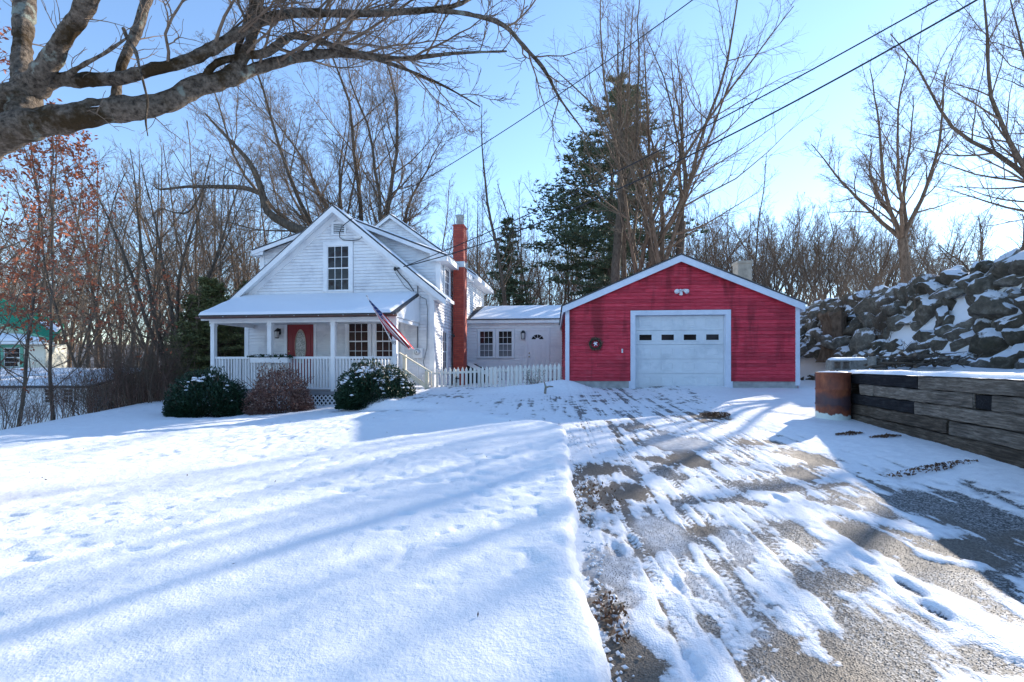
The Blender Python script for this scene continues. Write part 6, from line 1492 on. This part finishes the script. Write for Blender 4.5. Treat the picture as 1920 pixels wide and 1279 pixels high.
# brush pile behind the timbers
k = MB(); rs3 = random.Random(12)
for i in range(46):
    cx_, cy_ = rs3.uniform(7.3, 8.9), rs3.uniform(9.3, 10.4); a = rs3.gauss(.2, .5); L = rs3.uniform(.4, 1.5); zc = 1.58+rs3.uniform(0, .22); r_ = rs3.choice([.008, .012, .02, .035]) 
    pts = [(cx_+cos(a)*L*(t-.5)+rs3.uniform(-.03, .03), cy_+sin(a)*L*(t-.5), zc+rs3.uniform(-.03, .05)+.25*(t-.5)*rs3.uniform(-.3, 1)) for t in (0, .25, .5, .75, 1)]
    k.tube(pts, [r_, r_, r_*.8, r_*.6, r_*.3], 5)
for i in range(12):
    cx_, cy_ = rs3.uniform(7.5, 8.8), rs3.uniform(9.4, 10.2); k.tube([(cx_, cy_, 1.6), (cx_+rs3.uniform(-.2, .2), cy_, 1.85), (cx_+rs3.uniform(-.4, .4), cy_, 2.1)], [.008, .006, .003], 4)
o = k.build('brush_pile', M['bark']); tag(o, 'pile of dark cut branches in the snow behind the timber wall', 'brush pile', kind='stuff')
# leaf litter on the driveway
def litter(nm, x, y, rx, ry, n_, seed, lb, z=None):
    rs = np.random.RandomState(seed); a = rs.uniform(0, TWOPI, n_); q = rs.rand(n_)**.7; X = x+rx*q*np.cos(a); Y_l = y+ry*q*np.sin(a)
    Z = (zdrive(Y_l)*(1-sst(X, 3.8, 4.6))+zground(X, Y_l)*sst(X, 3.8, 4.6))+.03+.035*(1-q)*rs.rand(n_)
    o = leaf_cloud(np.stack([X, Y_l, Z], 1), .017, M['dead_leaf'], nm, None, seed, .5); tag(o, lb, 'leaves', kind='stuff')
litter('leaf_litter', 3.96, 9.45, .28, .30, 900, 1, 'heap of brown leaves on the driveway before the garage')
litter('leaf_litter', 5.0, 7.15, .22, .08, 260, 2, 'strip of brown leaves in the snow left of the timber wall')
litter('leaf_litter', 5.25, 6.8, .22, .07, 260, 3, 'second strip of brown leaves below the dark timbers')
litter('leaf_litter', 4.6, 5.3, .5, .10, 300, 5, 'brown leaves along the snow edge nearest the timbers')
litter('leaf_litter', .56, 2.72, .10, .25, 160, 6, 'scattered brown leaves along the lawn edge in front')
litter('leaf_litter', .85, 4.8, .22, .5, 120, 7, 'sparse leaves on the brown bare strip by the lawn edge')
rs = np.random.RandomState(31); n_ = 46; X = rs.uniform(-9, .2, n_); Y_l = rs.uniform(1.8, 12, n_)
o = leaf_cloud(np.stack([X, Y_l, zground(X, Y_l)+.015], 1), .013, M['dead_leaf'], 'lawn_debris', None, 9); tag(o, 'few dark leaf scraps scattered over the snowy lawn', 'leaves', kind='stuff')
k = MB(); k.tube([(.50, 2.72, .20), (.60, 2.80, .21), (.67, 2.85, .205)], [.009, .008, .004], 6); o = k.build('fallen_twig', M['bark_pale']); tag(o, 'short pale twig lying on the brown leaves by the lawn edge', 'twig')
# tree with rust leaves on the left
g = pole_tree(41, 9, .055, 24, 6, .04, .05, .005, .14, 1, .45, (.8, 1.3))
tk, cr = tree_meshes(g, 0, M['bark'], M['twig'])
pts = []
q = random.Random(9)
cand = g.L.get(4, [])+g.L.get(3, [])
for p, r_ in cand:
    if q.random() < .75:
        b = p[q.randrange(1, len(p))]
        for i in range(q.randrange(2, 7)): pts.append((b[0]+q.gauss(0, .07), b[1]+q.gauss(0, .07), b[2]+q.gauss(0, .06)-.02))
rs = np.random.RandomState(2); pts = np.array(pts); n_ = len(pts)
a = rs.normal(size=(n_, 3)); a /= np.linalg.norm(a, axis=1)[:, None]; b = np.cross(a, rs.normal(size=(n_, 3))); b /= np.linalg.norm(b, axis=1)[:, None]
s = .062*rs.uniform(.6, 1.3, (n_, 1)); V = np.stack([pts-a*s, pts+b*s*.5, pts+a*s, pts-b*s*.5], 1).reshape(-1, 3)
lf = np_mesh('leaves', V, np.arange(n_*4).reshape(-1, 4), M['rust_leaf']); print('rust leaves', n_)
x, Y = px(-15, 11), 11
put_tree('beech_tree', [tk, cr, lf], (x, Y, gz_(x, Y)), .4, 'young tree holding rust-brown leaves at the left edge', 'tree', None, 1.0)
x, Y = px(100, 15), 15
put_tree('beech_tree', [tk, cr, lf], (x, Y, gz_(x, Y)), 3.4, 'thinner tree with rust-brown leaves beside the green roof', 'tree', None, 1.0)
x, Y = px(35, 18), 18
put_tree('beech_tree', [tk, cr, lf], (x, Y, gz_(x, Y)), 1.4, 'farthest tree with rust-brown leaves, before the green roof', 'tree', None, 1.25)

# ------------------------------------------------------------------ old tree with limbs over the lawn
g = Grow(88)
def lp(L): return [at(x, y, Y) for x, y, Y, r in L], [r*Y/907 for x, y, Y, r in L]
limbs = {
 'A': [(-150, 420, 4.8, 60), (-60, 290, 4.7, 36), (0, 252, 4.6, 29), (60, 234, 4.6, 26), (130, 220, 4.6, 23), (210, 207, 4.7, 21), (300, 195, 4.8, 18), (370, 163, 4.9, 17), (430, 147, 5.0, 14), (480, 128, 5.1, 10), (530, 115, 5.2, 8.5), (580, 105, 5.3, 9), (640, 99, 5.4, 8), (700, 106, 5.5, 6), (760, 110, 5.7, 4.5), (850, 100, 5.9, 3), (950, 96, 6.1, 1.5)],
 'B': [(-150, 420, 4.8, 45), (-60, 250, 4.75, 28), (15, 192, 4.7, 23), (60, 158, 4.7, 20), (110, 150, 4.7, 13), (160, 150, 4.7, 12.5), (230, 145, 4.7, 11.5), (290, 130, 4.7, 10.5), (345, 115, 4.75, 10), (400, 90, 4.8, 11), (450, 62, 4.85, 9), (500, 36, 4.9, 9), (550, 25, 5.0, 8), (620, 25, 5.1, 6.5), (700, 25, 5.2, 6), (800, 19, 5.3, 5), (860, 8, 5.4, 4), (900, -15, 5.6, 2.5)],
 'C': [(62, 165, 4.7, 22), (88, 128, 4.6, 17), (112, 82, 4.5, 14), (140, 40, 4.4, 14), (165, -5, 4.3, 15), (200, -90, 4.2, 16), (260, -220, 4.1, 10)],
 'D': [(45, 170, 4.8, 20), (40, 120, 4.9, 15), (43, 60, 5.0, 15), (48, 0, 5.1, 16), (55, -90, 5.2, 13), (40, -220, 5.3, 8)],
 'E': [(50, 232, 4.65, 22), (45, 200, 4.7, 26), (50, 170, 4.7, 22)],
 'F': [(215, 208, 4.75, 12), (218, 168, 4.8, 8), (233, 110, 4.85, 8), (255, 60, 4.9, 8), (275, 0, 4.95, 8), (300, -90, 5.1, 8)],
 'G': [(425, 148, 5.0, 14), (442, 128, 5.0, 12), (465, 92, 5.0, 10), (478, 45, 5.0, 9.5), (485, 0, 5.0, 9), (492, -80, 5.1, 7)],
 'H': [(382, 158, 4.9, 7), (402, 120, 4.9, 6), (455, 105, 5.0, 7), (500, 98, 5.0, 7), (532, 76, 5.1, 6.5), (560, 68, 5.2, 6), (640, 90, 5.3, 4.5), (740, 122, 5.5, 3.2), (830, 160, 5.7, 2), (900, 200, 5.9, 1)],
 'I': [(800, 19, 5.3, 4), (870, 25, 5.3, 4), (940, 45, 5.4, 4), (985, 90, 5.5, 3.6), (1020, 130, 5.6, 3.2), (1050, 185, 5.8, 2.2), (1090, 240, 6.0, 1.2), (1130, 300, 6.2, .7)],
 'J': [(445, 110, 5.0, 7), (452, 70, 5.0, 5), (466, 30, 5.0, 5.5), (475, -10, 5.05, 5), (480, -70, 5.1, 4)],
 'K': [(130, 140, 4.6, 6), (150, 125, 4.5, 4), (195, 100, 4.4, 3.2), (235, 73, 4.35, 1.8)],
 'L': [(231, 53, 4.4, 3.4), (242, 78, 4.4, 3.4), (254, 96, 4.4, 3.2), (262, 130, 4.42, 2), (270, 160, 4.45, 2), (276, 190, 4.5, 2), (273, 225, 4.5, 1.6), (277, 255, 4.5, 1)],
}
TR = {}
tpts = [(-6.05, 4.9, -.3), (-6.0, 4.85, 1.0), (-5.95, 4.85, 2.0), at(-150, 420, 4.8)]
limb(g, tpts, [.52, .42, .38, .36], 0)
for key, L in limbs.items():
    P_, r_ = lp(L); TR[key] = limb(g, P_, r_, 0, 8)
cr_ = lambda key, i0, L_, per, dep=1, ang=(.4, 1.0), up=.03: g.twigs(TR[key][i0:], L_, per, 2, dep, ang, up, .05, .5, .003, .17, 9)
cr_('A', 68, 1.9, 13, 2, (.3, .9)); cr_('B', 52, 1.6, 14, 2, (.3, .9)); cr_('B', 20, .8, 4, 1); cr_('C', 8, .7, 6, 1); cr_('D', 8, .7, 6, 1); cr_('F', 8, .8, 6, 1); cr_('G', 8, 1.2, 8, 1); cr_('H', 20, 1.7, 10, 2, (.3, .9)); cr_('I', 6, 1.0, 13, 1, (.3, .9)); cr_('J', 8, .9, 6, 1); cr_('K', 2, .5, 5, 1); cr_('A', 24, .55, 7, 1, (.8, 1.5), -.06)
ot = empty('old_maple', (0, 0, 0)); tag(ot, 'old rough-barked tree whose mossy limbs arch over the lawn from the left', 'tree')
sdt = (26, 8, 5, 4, 3, 3)
old = tree_meshes(g, 0, M['bark_old'], M['twig'], sdt)
# knobbly bark: push the trunk surface in and out
tubes(g.L[0], sdt[0]); OR = RAD[0]; me = old[0]; n_ = len(me.vertices); co = np.empty(n_*3, np.float32); me.vertices.foreach_get('co', co); co = co.reshape(-1, 3)
nr = np.empty(n_*3, np.float32); me.vertices.foreach_get('normal', nr); nr = nr.reshape(-1, 3)
amp = (fbm(co[:, 0]*11+co[:, 1]*5, co[:, 2]*13+co[:, 1]*6, 4)-.5)*.07*np.clip(OR*9, 0, 1)
co += nr*amp[:, None]; me.vertices.foreach_set('co', co.ravel()); me.update()
for me in old: link(me.name.split('.')[0], me, ot)
k = MB()   # snow lying in the crotch and along the limb
V, F = snow_slab([at(95, 208, 4.52), at(190, 200, 4.58), at(190, 194, 4.75), at(95, 198, 4.7)], 22, 8, .02, 3, edge=.03); link('limb_snow', np_mesh('limb_snow', V, F, M['roof_snow'], True), ot)

# ------------------------------------------------------------------ overhead wires and their pole
def wire(P0, P1, b_, c_, r, label):
    P0 = np.array(P0); P1 = np.array(P1); pts = []
    for t in np.linspace(0, 1, 40): pts.append((P0[0]+(P1[0]-P0[0])*t, P0[1]+(P1[1]-P0[1])*t, P0[2]+b_*t+c_*t*t))
    return cable('overhead_wire', pts, r, M['cable'], label, 'wire', 'overhead wires to the house')
h1 = hpos(2.15, -.12, 4.92); h0 = hpos(.75, -.42, 6.58)
wire(h1, (9.6, 6.3, 0), .323, 3.24, .016, 'lower of the two parallel wires running down to the gable bracket')
wire((h1[0], h1[1], h1[2]-.05), (9.6, 6.3, 0), 2.01, 1.82, .013, 'upper of the two parallel wires running down to the gable bracket')
wire(h0, (9.6, 6.3, 0), 2.75, 2.75, .011, 'single steeper wire crossing the sky to the gable peak')
up_ = empty('utility_pole', (9.65, 6.25, 1.4)); tag(up_, 'wooden utility pole by the boulder bank carrying the house wires', 'utility pole')
k = MB(); k.tube([(0, 0, 0), (0, 0, 11.2)], [.16, .11], 12); k.build('pole_shaft', M['bark'], up_, True)
k = MB(); k.box(-.5, .5, -.06, .06, 10.4, 10.52); k.build('cross_arm', M['bark'], up_)

# unseen woods added behind the photographer so the windows mirror dark trees
rw = empty('unseen_woods', (0, -35, -.5)); tag(rw, 'unseen bare woods and pines added behind the photographer, mirrored in the windows', 'woods', kind='stuff')
def add_wood(ms, x, y, sc, rz):
    for me in ms:
        o = link(me.name.split('.')[0], me, rw, (x, y+35, 0), (0, 0, rz)); o.scale = (sc, sc, sc)
for i in range(26): add_wood(kinds[i % 7], -48+i*3.9+rs.uniform(-1, 1), -rs.uniform(30, 46), rs.uniform(.8, 1.1), i)
for i in range(14): add_wood(p2, -40+i*6.2, -50, rs.uniform(.9, 1.4), i)
# tell look-alikes apart by their place from left to right
words = ['first', 'second', 'third', 'fourth', 'fifth', 'sixth', 'seventh', 'eighth', 'ninth', 'tenth', 'eleventh', 'twelfth', 'thirteenth', 'fourteenth', 'fifteenth', 'sixteenth', 'seventeenth', 'eighteenth', 'nineteenth', 'twentieth', 'twenty-first', 'twenty-second']
same = {}
for o in C.objects:
    if o.parent is None and 'label' in o: same.setdefault(o['label'], []).append(o)
for lb, L in same.items():
    if 1 < len(L) <= 22 and L[0].location.y > 0:
        L.sort(key=lambda o: o.location.x/o.location.y)
        for i, o in enumerate(L):
            o['label'] = lb+', '+(words[i]+' from the left' if len(L) > 3 else (['left one', 'right one'] if len(L) == 2 else ['left one', 'middle one', 'right one'])[i])
